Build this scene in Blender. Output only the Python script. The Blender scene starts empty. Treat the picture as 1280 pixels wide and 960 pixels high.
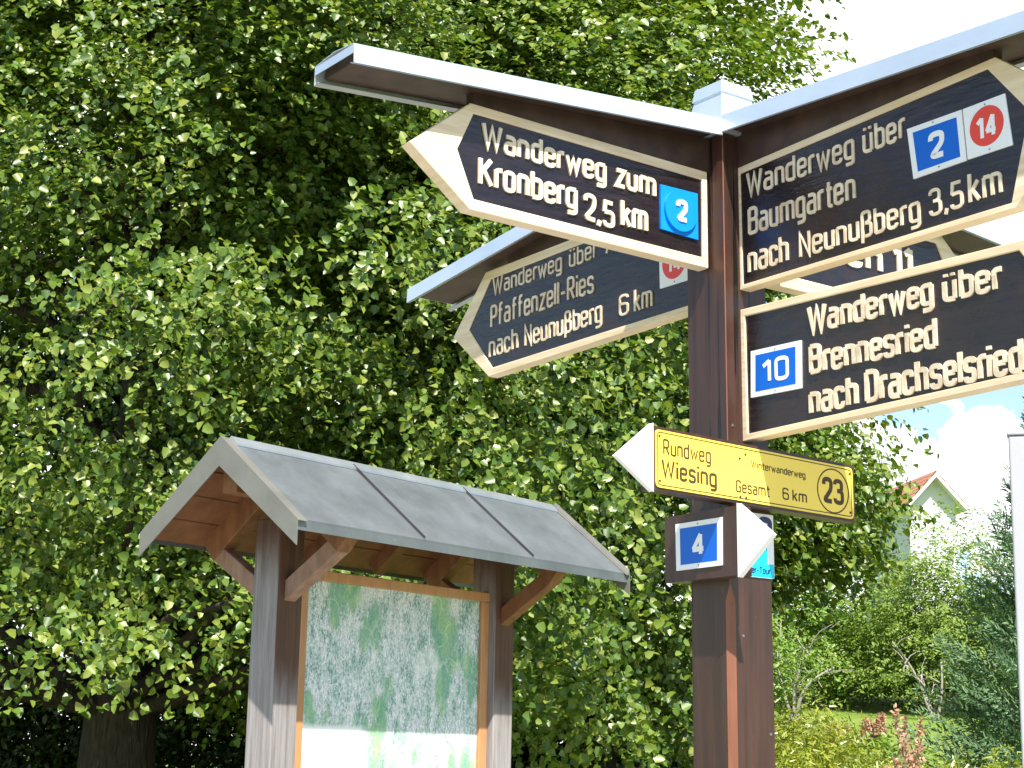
import bpy, math, random
import numpy as np
from mathutils import Vector, Matrix

rng = np.random.default_rng(7)
random.seed(7)
SC = bpy.context.scene
COL = SC.collection
EYE = 1.6

# ------------------------------------------------------------------ camera
TILT, ROLL, FPX = 0.2123, 0.0196, 2127.0
cam_d = bpy.data.cameras.new("camera")
cam_d.sensor_fit = 'HORIZONTAL'; cam_d.sensor_width = 36.0
cam_d.lens = FPX / 1280 * 36.0
cam_d.clip_start = 0.05; cam_d.clip_end = 3000
cam = bpy.data.objects.new("camera", cam_d); COL.objects.link(cam)
_f = Vector((0, math.cos(TILT), math.sin(TILT))); _u = Vector((0, -math.sin(TILT), math.cos(TILT))); _r = Vector((1, 0, 0))
_r2 = _r * math.cos(ROLL) + _u * math.sin(ROLL); _u2 = _u * math.cos(ROLL) - _r * math.sin(ROLL)
m = Matrix((_r2, _u2, -_f)).transposed().to_4x4(); m.translation = Vector((0, 0, EYE))
cam.matrix_world = m
SC.camera = cam

# ------------------------------------------------------------------ sun + sky
SUN_AZ = Vector((0.258, -0.967, 0)).normalized()     # horizontal direction towards the sun
SUN_EL = math.radians(54.5)
sd = Vector((SUN_AZ.x * math.cos(SUN_EL), SUN_AZ.y * math.cos(SUN_EL), math.sin(SUN_EL)))
sl = bpy.data.lights.new("sun", 'SUN'); sl.energy = 4.6; sl.angle = math.radians(0.53); sl.color = (1.0, 0.95, 0.86)
so = bpy.data.objects.new("sun", sl); COL.objects.link(so)
so.rotation_euler = sd.to_track_quat('Z', 'Y').to_euler(); so.location = (2, -6, 12)

W = bpy.data.worlds.new("World"); SC.world = W; W.use_nodes = True
nt = W.node_tree; nt.nodes.clear()
def wn(t, **k):
    n = nt.nodes.new(t)
    for a, v in k.items(): setattr(n, a, v)
    return n
wo = wn('ShaderNodeOutputWorld'); bg = wn('ShaderNodeBackground'); bg.inputs['Strength'].default_value = 0.10
sky = wn('ShaderNodeTexSky', sky_type='NISHITA', sun_disc=False)
sky.sun_elevation = SUN_EL; sky.sun_rotation = math.atan2(SUN_AZ.x, SUN_AZ.y)
sky.air_density = 1.0; sky.dust_density = 0.6; sky.ozone_density = 1.0
tc = wn('ShaderNodeTexCoord')
no = wn('ShaderNodeTexNoise'); no.inputs['Scale'].default_value = 3.2; no.inputs['Detail'].default_value = 7; no.inputs['Roughness'].default_value = 0.55
nt.links.new(tc.outputs['Generated'], no.inputs['Vector'])
nd = wn('ShaderNodeTexNoise'); nd.inputs['Scale'].default_value = 14; nd.inputs['Detail'].default_value = 5
nt.links.new(tc.outputs['Generated'], nd.inputs['Vector'])
ns = wn('ShaderNodeVectorMath', operation='SUBTRACT'); ns.inputs[1].default_value = (.5, .5, .5); nt.links.new(nd.outputs['Color'], ns.inputs[0])
nm_ = wn('ShaderNodeVectorMath', operation='MULTIPLY_ADD'); nm_.inputs[1].default_value = (.05, .05, .05); nt.links.new(ns.outputs[0], nm_.inputs[0]); nt.links.new(tc.outputs['Generated'], nm_.inputs[2])
def dirmask(d, lo, hi):
    dp = wn('ShaderNodeVectorMath', operation='DOT_PRODUCT'); dp.inputs[1].default_value = Vector(d).normalized()
    nt.links.new(nm_.outputs[0], dp.inputs[0])
    mr = wn('ShaderNodeMapRange', interpolation_type='SMOOTHSTEP'); mr.inputs['From Min'].default_value = math.cos(math.radians(lo)); mr.inputs['From Max'].default_value = math.cos(math.radians(hi))
    nt.links.new(dp.outputs['Value'], mr.inputs['Value'])
    return mr.outputs['Result']
def wmath(op, a, b):
    n = wn('ShaderNodeMath', operation=op)
    for i, v in enumerate((a, b)):
        if isinstance(v, (int, float)): n.inputs[i].default_value = v
        else: nt.links.new(v, n.inputs[i])
    return n.outputs[0]
cl = wmath('ADD', wmath('SUBTRACT', no.outputs['Fac'], 0.05), wmath('MULTIPLY', dirmask((0.10, 0.92, 0.36), 38, 18), 0.62))   # cumulus bank ahead
cl = wmath('SUBTRACT', cl, wmath('MULTIPLY', dirmask((0.222, 0.957, 0.183), 4.3, 1.4), 0.85))       # blue gap
cl = wmath('SUBTRACT', cl, wmath('MULTIPLY', dirmask((0.30, 0.912, 0.285), 3.4, 0.3), 0.30))
cl = wmath('ADD', cl, wmath('MULTIPLY', dirmask((0.262, 0.952, 0.160), 2.2, 0.8), 0.25))
rp = wn('ShaderNodeMapRange', interpolation_type='SMOOTHSTEP'); rp.inputs['From Min'].default_value = 0.57; rp.inputs['From Max'].default_value = 0.80
nt.links.new(cl, rp.inputs['Value'])
mx = wn('ShaderNodeMixRGB'); mx.inputs['Color2'].default_value = (7.4, 7.5, 7.7, 1)
nt.links.new(rp.outputs['Result'], mx.inputs['Fac']); nt.links.new(sky.outputs['Color'], mx.inputs['Color1'])
nt.links.new(mx.outputs['Color'], bg.inputs['Color']); nt.links.new(bg.outputs[0], wo.inputs['Surface'])

vs = SC.view_settings
vs.view_transform = 'Standard'; vs.look = 'None'; vs.exposure = 1.3; vs.gamma = 1.0; vs.use_curve_mapping = False
SC.render.film_transparent = False
SC.cycles.max_bounces = 6; SC.cycles.transparent_max_bounces = 6; SC.cycles.diffuse_bounces = 3; SC.cycles.transmission_bounces = 3; SC.cycles.glossy_bounces = 3

# ------------------------------------------------------------------ materials
def mat(name, build):
    m = bpy.data.materials.new(name); m.use_nodes = True
    t = m.node_tree; t.nodes.clear()
    out = t.nodes.new('ShaderNodeOutputMaterial'); p = t.nodes.new('ShaderNodeBsdfPrincipled')
    t.links.new(p.outputs[0], out.inputs['Surface'])
    build(t, p, out)
    return m
def N(t, ty, **k):
    n = t.nodes.new(ty)
    for a, v in k.items(): setattr(n, a, v)
    return n
def noise(t, scale, detail=5, rough=0.55, stretch=(1, 1, 1), coord='Object', rot=(0, 0, 0)):
    c = N(t, 'ShaderNodeTexCoord'); mp = N(t, 'ShaderNodeMapping'); mp.inputs['Scale'].default_value = stretch; mp.inputs['Rotation'].default_value = rot
    t.links.new(c.outputs[coord], mp.inputs['Vector'])
    n = N(t, 'ShaderNodeTexNoise'); n.inputs['Scale'].default_value = scale; n.inputs['Detail'].default_value = detail; n.inputs['Roughness'].default_value = rough
    t.links.new(mp.outputs[0], n.inputs['Vector'])
    return n.outputs['Fac']
def ramp(t, fac, stops):
    r = N(t, 'ShaderNodeValToRGB'); e = r.color_ramp.elements
    while len(e) < len(stops): e.new(0.5)
    for q, (p, c) in zip(e, stops):
        q.position = p; q.color = (*c, 1) if len(c) == 3 else c
    t.links.new(fac, r.inputs['Fac'])
    return r.outputs['Color']
def mixc(t, fac, a, b, mode='MIX'):
    x = N(t, 'ShaderNodeMixRGB', blend_type=mode)
    for i, v in zip(('Fac', 'Color1', 'Color2'), (fac, a, b)):
        if isinstance(v, (int, float)): x.inputs[i].default_value = v
        elif isinstance(v, tuple): x.inputs[i].default_value = (*v, 1)
        else: t.links.new(v, x.inputs[i])
    return x.outputs['Color']
def bump(t, p, fac, strength, dist=0.004):
    b = N(t, 'ShaderNodeBump'); b.inputs['Strength'].default_value = strength; b.inputs['Distance'].default_value = dist
    t.links.new(fac, b.inputs['Height']); t.links.new(b.outputs[0], p.inputs['Normal'])
def setp(p, rough=0.6, metal=0.0, spec=0.5, coat=0.0):
    p.inputs['Roughness'].default_value = rough; p.inputs['Metallic'].default_value = metal
    p.inputs['Specular IOR Level'].default_value = spec; p.inputs['Coat Weight'].default_value = coat

def noisy(name, c0, c1, scale=8, stretch=(1, 1, 1), rough=0.6, metal=0, spec=0.4, bstr=0.15, c2=None, rvar=0.15, rot=(0, 0, 0), bd=0.003):
    def b(t, p, o):
        setp(p, rough, metal, spec)
        n = noise(t, scale, 6, 0.6, stretch, rot=rot)
        col = ramp(t, n, [(0.3, c0), (0.7, c1)])
        if c2:
            n2 = noise(t, scale * 0.23, 4, 0.6)
            col = mixc(t, ramp(t, n2, [(0.52, (0, 0, 0)), (0.7, (1, 1, 1))]), col, c2)
        t.links.new(col, p.inputs['Base Color'])
        if rvar:
            mr = N(t, 'ShaderNodeMapRange'); mr.inputs['To Min'].default_value = rough - rvar; mr.inputs['To Max'].default_value = rough + rvar
            t.links.new(noise(t, scale * 0.6, 4), mr.inputs['Value']); t.links.new(mr.outputs[0], p.inputs['Roughness'])
        if bstr: bump(t, p, n, bstr, bd)
    return mat(name, b)

MT = {}
def b_post(t, p, o):
    setp(p, 0.4, 0, 0.5)
    n = noise(t, 7, 6, 0.62, (6, 6, 0.35))
    c = ramp(t, n, [(0.3, (0.026, 0.012, 0.009)), (0.7, (0.066, 0.027, 0.019))])
    c = mixc(t, ramp(t, noise(t, 1.7, 4, 0.6), [(0.5, (0, 0, 0)), (0.7, (1, 1, 1))]), c, (0.046, 0.022, 0.017))
    ck = noise(t, 5, 3, 0.5, (7, 7, 0.16)); crack = ramp(t, ck, [(0.345, (1, 1, 1)), (0.36, (0, 0, 0))])
    sc = ramp(t, noise(t, 30, 3, 0.7, (1.5, 1.5, 0.4)), [(0.68, (0, 0, 0)), (0.73, (0.6, 0.6, 0.6))])
    c = mixc(t, sc, c, (0.13, 0.06, 0.04)); c = mixc(t, crack, c, (0.006, 0.004, 0.003))
    t.links.new(c, p.inputs['Base Color'])
    mr = N(t, 'ShaderNodeMapRange'); mr.inputs['To Min'].default_value = 0.28; mr.inputs['To Max'].default_value = 0.55
    t.links.new(noise(t, 4, 4), mr.inputs['Value']); t.links.new(mr.outputs[0], p.inputs['Roughness'])
    h = mixc(t, crack, n, (0, 0, 0)); bump(t, p, h, 0.35, 0.004)
MT['post'] = mat('dark_brown_stained_timber', b_post)
MT['brown_board'] = noisy('dark_brown_painted_timber', (0.030, 0.014, 0.010), (0.066, 0.027, 0.019), 7, (6, 6, 0.35), 0.42, 0, 0.5, 0.25, c2=(0.055, 0.026, 0.019))
MT['chamfer'] = noisy('worn_brown_timber', (0.13, 0.045, 0.024), (0.22, 0.085, 0.045), 9, (5, 5, 0.4), 0.5, 0, 0.4, 0.2)
MT['field'] = noisy('black_brown_sign_paint', (0.006, 0.005, 0.008), (0.020, 0.012, 0.014), 13, (1, 1, 5), 0.27, 0, 0.62, 0.75, c2=(0.030, 0.014, 0.011), bd=0.004)
MT['cream'] = noisy('cream_painted_wood', (0.60, 0.46, 0.29), (0.80, 0.68, 0.50), 5, (1.1, 1.1, 12), 0.55, 0, 0.3, 0.3, c2=(0.70, 0.54, 0.34))
MT['letter'] = noisy('cream_letter_paint', (0.50, 0.39, 0.26), (0.82, 0.72, 0.56), 26, (1, 1, 1), 0.5, 0, 0.35, 0.3, c2=(0.60, 0.48, 0.33))
MT['zinc'] = noisy('zinc_sheet', (0.58, 0.65, 0.72), (0.70, 0.76, 0.82), 4, (1, 1, 2.5), 0.36, 0.58, 0.5, 0.22, bd=0.012)
MT['seam'] = noisy('dark_seam_metal', (0.06, 0.055, 0.06), (0.09, 0.095, 0.1), 6, (1, 1, 1), 0.5, 0.6, 0.5, 0.05)
MT['zinc_fold'] = noisy('zinc_sheet_fold', (0.36, 0.38, 0.38), (0.46, 0.48, 0.47), 6, (1, 1, 1), 0.45, 0.8, 0.5, 0.05)
MT['soffit'] = noisy('brown_soffit_board', (0.034, 0.019, 0.014), (0.070, 0.040, 0.027), 6, (3, 3, 3), 0.55, 0, 0.4, 0.2)
MT['yellow'] = noisy('yellow_enamel', (0.86, 0.61, 0.075), (0.90, 0.66, 0.095), 3, (1, 1, 1), 0.35, 0, 0.5, 0.04)
MT['ink'] = noisy('dark_brown_ink', (0.05, 0.03, 0.012), (0.09, 0.055, 0.02), 10, (1, 1, 1), 0.5, 0, 0.3, 0)
MT['white'] = noisy('white_enamel', (0.76, 0.77, 0.78), (0.82, 0.82, 0.82), 5, (1, 1, 1), 0.4, 0, 0.5, 0.04)
MT['blue'] = noisy('blue_enamel', (0.001, 0.105, 0.52), (0.003, 0.125, 0.60), 4, (1, 1, 1), 0.32, 0, 0.3, 0.03)
MT['skyblue'] = noisy('bright_blue_paint', (0.0, 0.21, 0.80), (0.004, 0.25, 0.88), 6, (1, 1, 1), 0.4, 0, 0.5, 0.1)
MT['red'] = noisy('red_enamel', (0.68, 0.045, 0.02), (0.76, 0.06, 0.025), 4, (1, 1, 1), 0.35, 0, 0.5, 0.03)
MT['cyan'] = noisy('cyan_print', (0.0, 0.50, 0.72), (0.01, 0.56, 0.78), 4, (1, 1, 1), 0.4, 0, 0.5, 0)
MT['navy'] = noisy('navy_print', (0.012, 0.014, 0.07), (0.02, 0.022, 0.09), 4, (1, 1, 1), 0.4, 0, 0.5, 0)
MT['steel'] = noisy('dull_steel_screw', (0.25, 0.25, 0.25), (0.4, 0.4, 0.4), 30, (1, 1, 1), 0.4, 0.9, 0.5, 0)

def b_kpost(t, p, o):
    setp(p, 0.75, 0, 0.25)
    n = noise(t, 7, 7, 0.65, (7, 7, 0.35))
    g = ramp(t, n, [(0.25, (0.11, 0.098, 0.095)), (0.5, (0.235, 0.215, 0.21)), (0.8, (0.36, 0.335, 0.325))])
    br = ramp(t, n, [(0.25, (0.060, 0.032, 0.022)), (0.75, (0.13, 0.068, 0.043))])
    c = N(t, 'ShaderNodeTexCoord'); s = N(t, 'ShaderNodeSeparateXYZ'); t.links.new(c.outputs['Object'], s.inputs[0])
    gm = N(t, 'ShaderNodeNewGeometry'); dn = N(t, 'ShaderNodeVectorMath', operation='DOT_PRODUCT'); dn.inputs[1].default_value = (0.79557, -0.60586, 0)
    t.links.new(gm.outputs['True Normal'], dn.inputs[0])          # front faces stay brown further down: sheltered timber, plus roof shade painted in
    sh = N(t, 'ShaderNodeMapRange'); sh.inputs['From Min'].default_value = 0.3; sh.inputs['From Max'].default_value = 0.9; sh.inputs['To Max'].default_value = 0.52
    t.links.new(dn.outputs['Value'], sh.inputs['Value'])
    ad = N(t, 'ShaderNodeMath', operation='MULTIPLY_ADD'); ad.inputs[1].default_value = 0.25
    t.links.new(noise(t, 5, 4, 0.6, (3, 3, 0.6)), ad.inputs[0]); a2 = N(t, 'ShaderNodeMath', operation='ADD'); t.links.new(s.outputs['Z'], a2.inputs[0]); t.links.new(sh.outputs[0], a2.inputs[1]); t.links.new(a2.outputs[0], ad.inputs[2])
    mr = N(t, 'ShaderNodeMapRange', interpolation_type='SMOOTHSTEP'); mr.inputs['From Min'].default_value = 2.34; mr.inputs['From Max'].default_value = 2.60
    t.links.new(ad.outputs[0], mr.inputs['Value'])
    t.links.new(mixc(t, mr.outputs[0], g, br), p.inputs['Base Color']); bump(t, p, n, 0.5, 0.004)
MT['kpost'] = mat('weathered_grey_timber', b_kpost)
MT['kwood'] = noisy('orange_brown_timber', (0.145, 0.060, 0.025), (0.25, 0.112, 0.050), 6, (4, 4, 1.2), 0.6, 0, 0.3, 0.25)
MT['kbrace'] = noisy('greyed_brace_timber', (0.20, 0.115, 0.08), (0.34, 0.21, 0.155), 7, (4, 4, 1), 0.7, 0, 0.25, 0.3)
MT['ksoffit'] = noisy('orange_soffit_boarding', (0.145, 0.060, 0.026), (0.235, 0.102, 0.045), 5, (2, 2, 2), 0.6, 0, 0.3, 0.25)
MT['kframe'] = noisy('varnished_frame_timber', (0.38, 0.18, 0.075), (0.50, 0.26, 0.115), 7, (5, 5, 0.8), 0.5, 0, 0.4, 0.2)
def b_kroof(t, p, o):
    setp(p, 0.5, 0.55, 0.5)
    n = noise(t, 5, 6, 0.62, (1, 1, 1)); n2 = noise(t, 60, 2, 0.5)
    c = ramp(t, n, [(0.3, (0.125, 0.138, 0.142)), (0.7, (0.18, 0.195, 0.20))])
    st = noise(t, 10, 4, 0.6, (5, 5, 0.5))
    c = mixc(t, ramp(t, st, [(0.6, (0, 0, 0)), (0.8, (0.3, 0.3, 0.3))]), c, (0.34, 0.36, 0.38))
    c = mixc(t, ramp(t, n2, [(0.72, (0, 0, 0)), (0.78, (0.35, 0.35, 0.35))]), c, (0.62, 0.64, 0.66))
    t.links.new(c, p.inputs['Base Color'])
    mr = N(t, 'ShaderNodeMapRange'); mr.inputs['To Min'].default_value = 0.38; mr.inputs['To Max'].default_value = 0.65
    t.links.new(n, mr.inputs['Value']); t.links.new(mr.outputs[0], p.inputs['Roughness']); bump(t, p, n, 0.12, 0.01)
MT['kroof'] = mat('dusty_zinc_roof', b_kroof)
MT['kverge'] = noisy('dull_metal_verge', (0.17, 0.163, 0.14), (0.24, 0.228, 0.20), 5, (1, 1, 1), 0.5, 0.5, 0.5, 0.06)

def b_map(t, p, o):
    setp(p, 0.45, 0, 0.4)
    fine = noise(t, 85, 6, 0.85, (1.3, 1.3, 0.75)); fine2 = noise(t, 48, 6, 0.8, (1.5, 1.5, 0.55), rot=(0.2, 0.5, 0.4))
    mid = noise(t, 5.2, 4, 0.55, (1.3, 1.3, 0.62)); mid2 = noise(t, 9, 4, 0.6, (1.3, 1.3, 0.6), rot=(0.3, 0.2, 0.9)); big = noise(t, 2.6, 3, 0.5, (1, 1, 0.8), rot=(0.9, 0.1, 0.2))
    mdl = N(t, 'ShaderNodeMath', operation='MULTIPLY_ADD'); mdl.inputs[1].default_value = 0.55; t.links.new(noise(t, 16, 5, 0.7, (1.3, 1.3, 0.6)), mdl.inputs[0]); t.links.new(fine, mdl.inputs[2])
    sb_ = N(t, 'ShaderNodeMath', operation='SUBTRACT'); sb_.inputs[1].default_value = 0.275; t.links.new(mdl.outputs[0], sb_.inputs[0]); fine = sb_.outputs[0]
    base = ramp(t, fine, [(0.39, (0.05, 0.15, 0.12)), (0.455, (0.36, 0.52, 0.47)), (0.515, (0.76, 0.75, 0.74)), (0.60, (0.88, 0.78, 0.82))])
    base = mixc(t, ramp(t, fine2, [(0.45, (0, 0, 0)), (0.5, (0.8, 0.8, 0.8)), (0.55, (0, 0, 0))]), base, (0.06, 0.20, 0.17))
    grn = ramp(t, mid2, [(0.42, (0.025, 0.25, 0.12)), (0.52, (0.06, 0.32, 0.09)), (0.62, (0.19, 0.40, 0.07))])
    mk_ = ramp(t, mid, [(0.515, (0, 0, 0)), (0.59, (0.9, 0.9, 0.9))])
    c = mixc(t, mk_, base, mixc(t, 0.16, grn, base))
    vc = N(t, 'ShaderNodeTexCoord'); vm = N(t, 'ShaderNodeVectorMath', operation='MULTIPLY_ADD'); vn = N(t, 'ShaderNodeTexNoise'); vn.inputs['Scale'].default_value = 6; vn.inputs['Detail'].default_value = 5
    t.links.new(vc.outputs['Object'], vn.inputs['Vector']); vm.inputs[1].default_value = (.25, .25, .25); t.links.new(vn.outputs['Color'], vm.inputs[0]); t.links.new(vc.outputs['Object'], vm.inputs[2])
    for sc_, w_, col_ in ((4.2, .010, (.80, .80, .72)),):
        vo = N(t, 'ShaderNodeTexVoronoi', feature='DISTANCE_TO_EDGE'); vo.inputs['Scale'].default_value = sc_; t.links.new(vm.outputs[0], vo.inputs['Vector'])
        c = mixc(t, ramp(t, vo.outputs['Distance'], [(0.0, (.28, .28, .28)), (w_, (.28, .28, .28)), (w_ * 1.6, (0, 0, 0))]), c, col_)
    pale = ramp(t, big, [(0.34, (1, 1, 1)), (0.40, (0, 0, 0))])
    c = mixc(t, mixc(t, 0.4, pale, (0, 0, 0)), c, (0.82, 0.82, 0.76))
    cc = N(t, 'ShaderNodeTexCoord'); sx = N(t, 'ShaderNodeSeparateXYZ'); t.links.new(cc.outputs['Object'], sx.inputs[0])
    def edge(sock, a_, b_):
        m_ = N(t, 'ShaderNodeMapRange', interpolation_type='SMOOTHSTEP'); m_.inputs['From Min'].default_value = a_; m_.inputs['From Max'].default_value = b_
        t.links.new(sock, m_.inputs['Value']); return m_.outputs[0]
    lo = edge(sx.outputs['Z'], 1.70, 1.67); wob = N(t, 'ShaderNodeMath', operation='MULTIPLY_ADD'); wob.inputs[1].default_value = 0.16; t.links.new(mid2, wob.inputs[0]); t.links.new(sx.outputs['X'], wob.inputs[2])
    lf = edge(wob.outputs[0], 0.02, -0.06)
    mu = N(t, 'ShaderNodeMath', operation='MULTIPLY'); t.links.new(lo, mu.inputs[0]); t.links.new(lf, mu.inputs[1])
    c = mixc(t, mixc(t, 0.92, lo, (0, 0, 0)), c, (0.84, 0.85, 0.74)); c = mixc(t, mu.outputs[0], c, (0.84, 0.84, 0.82)); c = mixc(t, 0.10, c, (0.8, 0.84, 0.82))  # blank lower-left print; below the roof's shadow line sunlit paleness is painted in
    t.links.new(c, p.inputs['Base Color'])
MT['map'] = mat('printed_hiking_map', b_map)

def leafmat(name, cols, trans=0.24, rough=0.40, spec=0.5, tcol=(1.5, 1.6, 0.5)):
    def b(t, p, o):
        setp(p, rough, 0, spec)
        g = N(t, 'ShaderNodeNewGeometry')
        c = ramp(t, g.outputs['Random Per Island'], [(i / (len(cols) - 1), q) for i, q in enumerate(cols)])
        t.links.new(c, p.inputs['Base Color'])
        tr = N(t, 'ShaderNodeBsdfTranslucent'); t.links.new(mixc(t, 1.0, c, tcol, 'MULTIPLY'), tr.inputs['Color'])
        ms = N(t, 'ShaderNodeMixShader'); ms.inputs[0].default_value = trans
        t.links.new(p.outputs[0], ms.inputs[1]); t.links.new(tr.outputs[0], ms.inputs[2]); t.links.new(ms.outputs[0], o.inputs['Surface'])
    return mat(name, b)
MT['linden'] = leafmat('linden_leaves', [(0.040, 0.090, 0.012), (0.088, 0.152, 0.018), (0.140, 0.202, 0.028), (0.215, 0.250, 0.044)])
MT['bright'] = leafmat('fresh_green_leaves', [(0.09, 0.19, 0.028), (0.14, 0.25, 0.035), (0.20, 0.29, 0.05)])
MT['willow'] = leafmat('pale_green_leaves', [(0.13, 0.20, 0.04), (0.18, 0.26, 0.055), (0.25, 0.31, 0.08)], 0.3, 0.6, 0.2)
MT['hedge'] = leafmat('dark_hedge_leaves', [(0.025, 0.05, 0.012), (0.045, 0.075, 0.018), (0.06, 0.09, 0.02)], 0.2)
MT['gold'] = leafmat('yellow_green_sprigs', [(0.13, 0.18, 0.02), (0.21, 0.25, 0.025), (0.30, 0.31, 0.03)])
MT['cypress'] = leafmat('blue_green_cypress_sprays', [(0.060, 0.125, 0.050), (0.10, 0.185, 0.085), (0.17, 0.255, 0.135)], 0.15, 0.6, 0.25, (1, 1.2, 0.8))
MT['plume'] = leafmat('faded_pink_plumes', [(0.38, 0.22, 0.14), (0.48, 0.30, 0.20), (0.56, 0.39, 0.28)], 0.3, 0.8, 0.1, (1, 0.8, 0.7))
MT['bark'] = noisy('dark_furrowed_bark', (0.030, 0.023, 0.018), (0.085, 0.068, 0.052), 9, (5, 5, 0.7), 0.9, 0, 0.15, 1.0, bd=0.03)
MT['twig'] = noisy('grey_twig_bark', (0.20, 0.18, 0.155), (0.34, 0.31, 0.27), 14, (3, 3, 1), 0.85, 0, 0.2, 0.4)
MT['render'] = noisy('white_house_render', (0.54, 0.56, 0.58), (0.60, 0.61, 0.62), 2, (1, 1, 1), 0.85, 0, 0.2, 0.05)
MT['woodwhite'] = noisy('white_painted_boards', (0.66, 0.66, 0.66), (0.74, 0.74, 0.73), 2, (1, 1, 1), 0.6, 0, 0.3, 0.05)
MT['pylon'] = noisy('pale_grey_painted_metal', (0.33, 0.335, 0.36), (0.37, 0.375, 0.40), 3, (2, 2, 0.4), 0.5, 0.0, 0.4, 0.05, c2=(0.31, 0.315, 0.335))
MT['glass'] = noisy('dark_window_glass', (0.02, 0.025, 0.03), (0.03, 0.035, 0.04), 2, (1, 1, 1), 0.08, 0, 0.6, 0)
def b_tile(t, p, o):
    setp(p, 0.7, 0, 0.3)
    c = N(t, 'ShaderNodeTexCoord'); w = N(t, 'ShaderNodeTexBrick'); w.offset = 0.5
    w.inputs['Scale'].default_value = 1.0; w.inputs['Mortar Size'].default_value = 0.035; w.inputs['Brick Width'].default_value = 0.26; w.inputs['Row Height'].default_value = 0.30
    w.inputs['Color1'].default_value = (0.52, 0.20, 0.10, 1); w.inputs['Color2'].default_value = (0.40, 0.15, 0.075, 1); w.inputs['Mortar'].default_value = (0.13, 0.05, 0.03, 1)
    t.links.new(c.outputs['UV'], w.inputs['Vector']); t.links.new(w.outputs['Color'], p.inputs['Base Color'])
MT['tile'] = mat('orange_clay_tiles', b_tile)
def b_ground(t, p, o):
    setp(p, 0.9, 0, 0.2)
    n = noise(t, 3, 8, 0.7); n2 = noise(t, 0.35, 3, 0.5)
    c = ramp(t, n, [(0.3, (0.085, 0.145, 0.02)), (0.55, (0.15, 0.22, 0.032)), (0.75, (0.23, 0.28, 0.055))])
    c = mixc(t, ramp(t, n2, [(0.5, (0, 0, 0)), (0.7, (0.5, 0.5, 0.5))]), c, (0.22, 0.24, 0.08))
    t.links.new(c, p.inputs['Base Color']); bump(t, p, noise(t, 40, 3, 0.7), 0.6, 0.03)
MT['grass'] = mat('mown_grass', b_ground)
MT['gravel'] = noisy('light_gravel', (0.22, 0.20, 0.18), (0.42, 0.40, 0.37), 60, (1, 1, 1), 0.9, 0, 0.2, 0.5)

# ------------------------------------------------------------------ object helpers
BASE = {}
def thing(name, label, cat, loc, group=None):
    o = bpy.data.objects.new(name, None); COL.objects.link(o); o.location = loc; o.empty_display_size = 0.1
    o['label'] = label; o['category'] = cat
    if group: o['group'] = group
    BASE[o] = Vector(loc); return o
def mk(name, verts, faces, mats, parent=None, idx=None, smooth=False, loc=None, label=None):
    """one mesh from WORLD coordinates, stored relative to its thing's base"""
    base = BASE[parent] if parent is not None else Vector(loc if loc is not None else (0, 0, 0))
    me = bpy.data.meshes.new(name)
    V = np.asarray(verts, float) - np.array(base)
    me.from_pydata([tuple(v) for v in V], [], [tuple(f) for f in faces])
    for mm in (mats if isinstance(mats, (list, tuple)) else [mats]): me.materials.append(mm)
    if idx is not None: me.polygons.foreach_set('material_index', idx)
    if smooth: me.polygons.foreach_set('use_smooth', [True] * len(me.polygons))
    me.update()
    o = bpy.data.objects.new(name, me); COL.objects.link(o)
    if parent is not None:
        o.parent = parent
        if parent.type == 'MESH': o.location = (0, 0, 0)
    else: o.location = base
    BASE[o] = base
    if label: o['label'] = label
    return o
def tag(o, label, cat, group=None, kind=None):
    if label: o['label'] = label
    if cat: o['category'] = cat
    if group: o['group'] = group
    if kind: o['kind'] = kind
    return o

class MB:
    def __init__(s): s.v = []; s.f = []; s.i = []
    def add(s, v, f, i=0):
        b = len(s.v); s.v += [tuple(map(float, q)) for q in v]; s.f += [tuple(b + k for k in q) for q in f]; s.i += [i] * len(f)
    def prism(s, bot, top, i=0, caps=(True, True), iside=None):
        n = len(bot); f = []
        if caps[1]: s.add(top, [tuple(range(n))], i)
        if caps[0]: s.add(bot, [tuple(range(n - 1, -1, -1))], i if iside is None else iside)
        s.add(list(bot) + list(top), [(k, (k + 1) % n, n + (k + 1) % n, n + k) for k in range(n)], i if iside is None else iside)
    def box8(s, c, i=0):   # c: 4 bottom + 4 top
        s.add(c, [(3, 2, 1, 0), (4, 5, 6, 7), (0, 1, 5, 4), (1, 2, 6, 5), (2, 3, 7, 6), (3, 0, 4, 7)], i)
    def bar(s, p, q, w, h, up=(0, 0, 1), i=0, ends=None):
        p, q = Vector(p), Vector(q); d = (q - p).normalized(); up = Vector(up)
        x = d.cross(up).normalized(); y = x.cross(d).normalized()
        c = []
        for P in (p, q):
            c += [P - x * w / 2 - y * h / 2, P + x * w / 2 - y * h / 2, P + x * w / 2 + y * h / 2, P - x * w / 2 + y * h / 2]
        s.box8(c, i)
    def tube(s, pts, rad, n=8, i=0):
        pts = [Vector(p) for p in pts]; rings = []
        for k, P in enumerate(pts):
            d = (pts[min(k + 1, len(pts) - 1)] - pts[max(k - 1, 0)]).normalized()
            a = Vector((1, 0, 0)) if abs(d.x) < 0.8 else Vector((0, 1, 0))
            x = d.cross(a).normalized(); y = d.cross(x)
            rings.append([P + (x * math.cos(t) + y * math.sin(t)) * rad[k] for t in (2 * math.pi * j / n for j in range(n))])
        v = [q for r in rings for q in r]
        f = [(k * n + j, k * n + (j + 1) % n, (k + 1) * n + (j + 1) % n, (k + 1) * n + j) for k in range(len(pts) - 1) for j in range(n)]
        f.append(tuple((len(pts) - 1) * n + j for j in range(n)))
        s.add(v, f, i)
    def mk(s, name, mats, parent=None, **k):
        return mk(name, s.v, s.f, mats, parent, s.i, **k)
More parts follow.
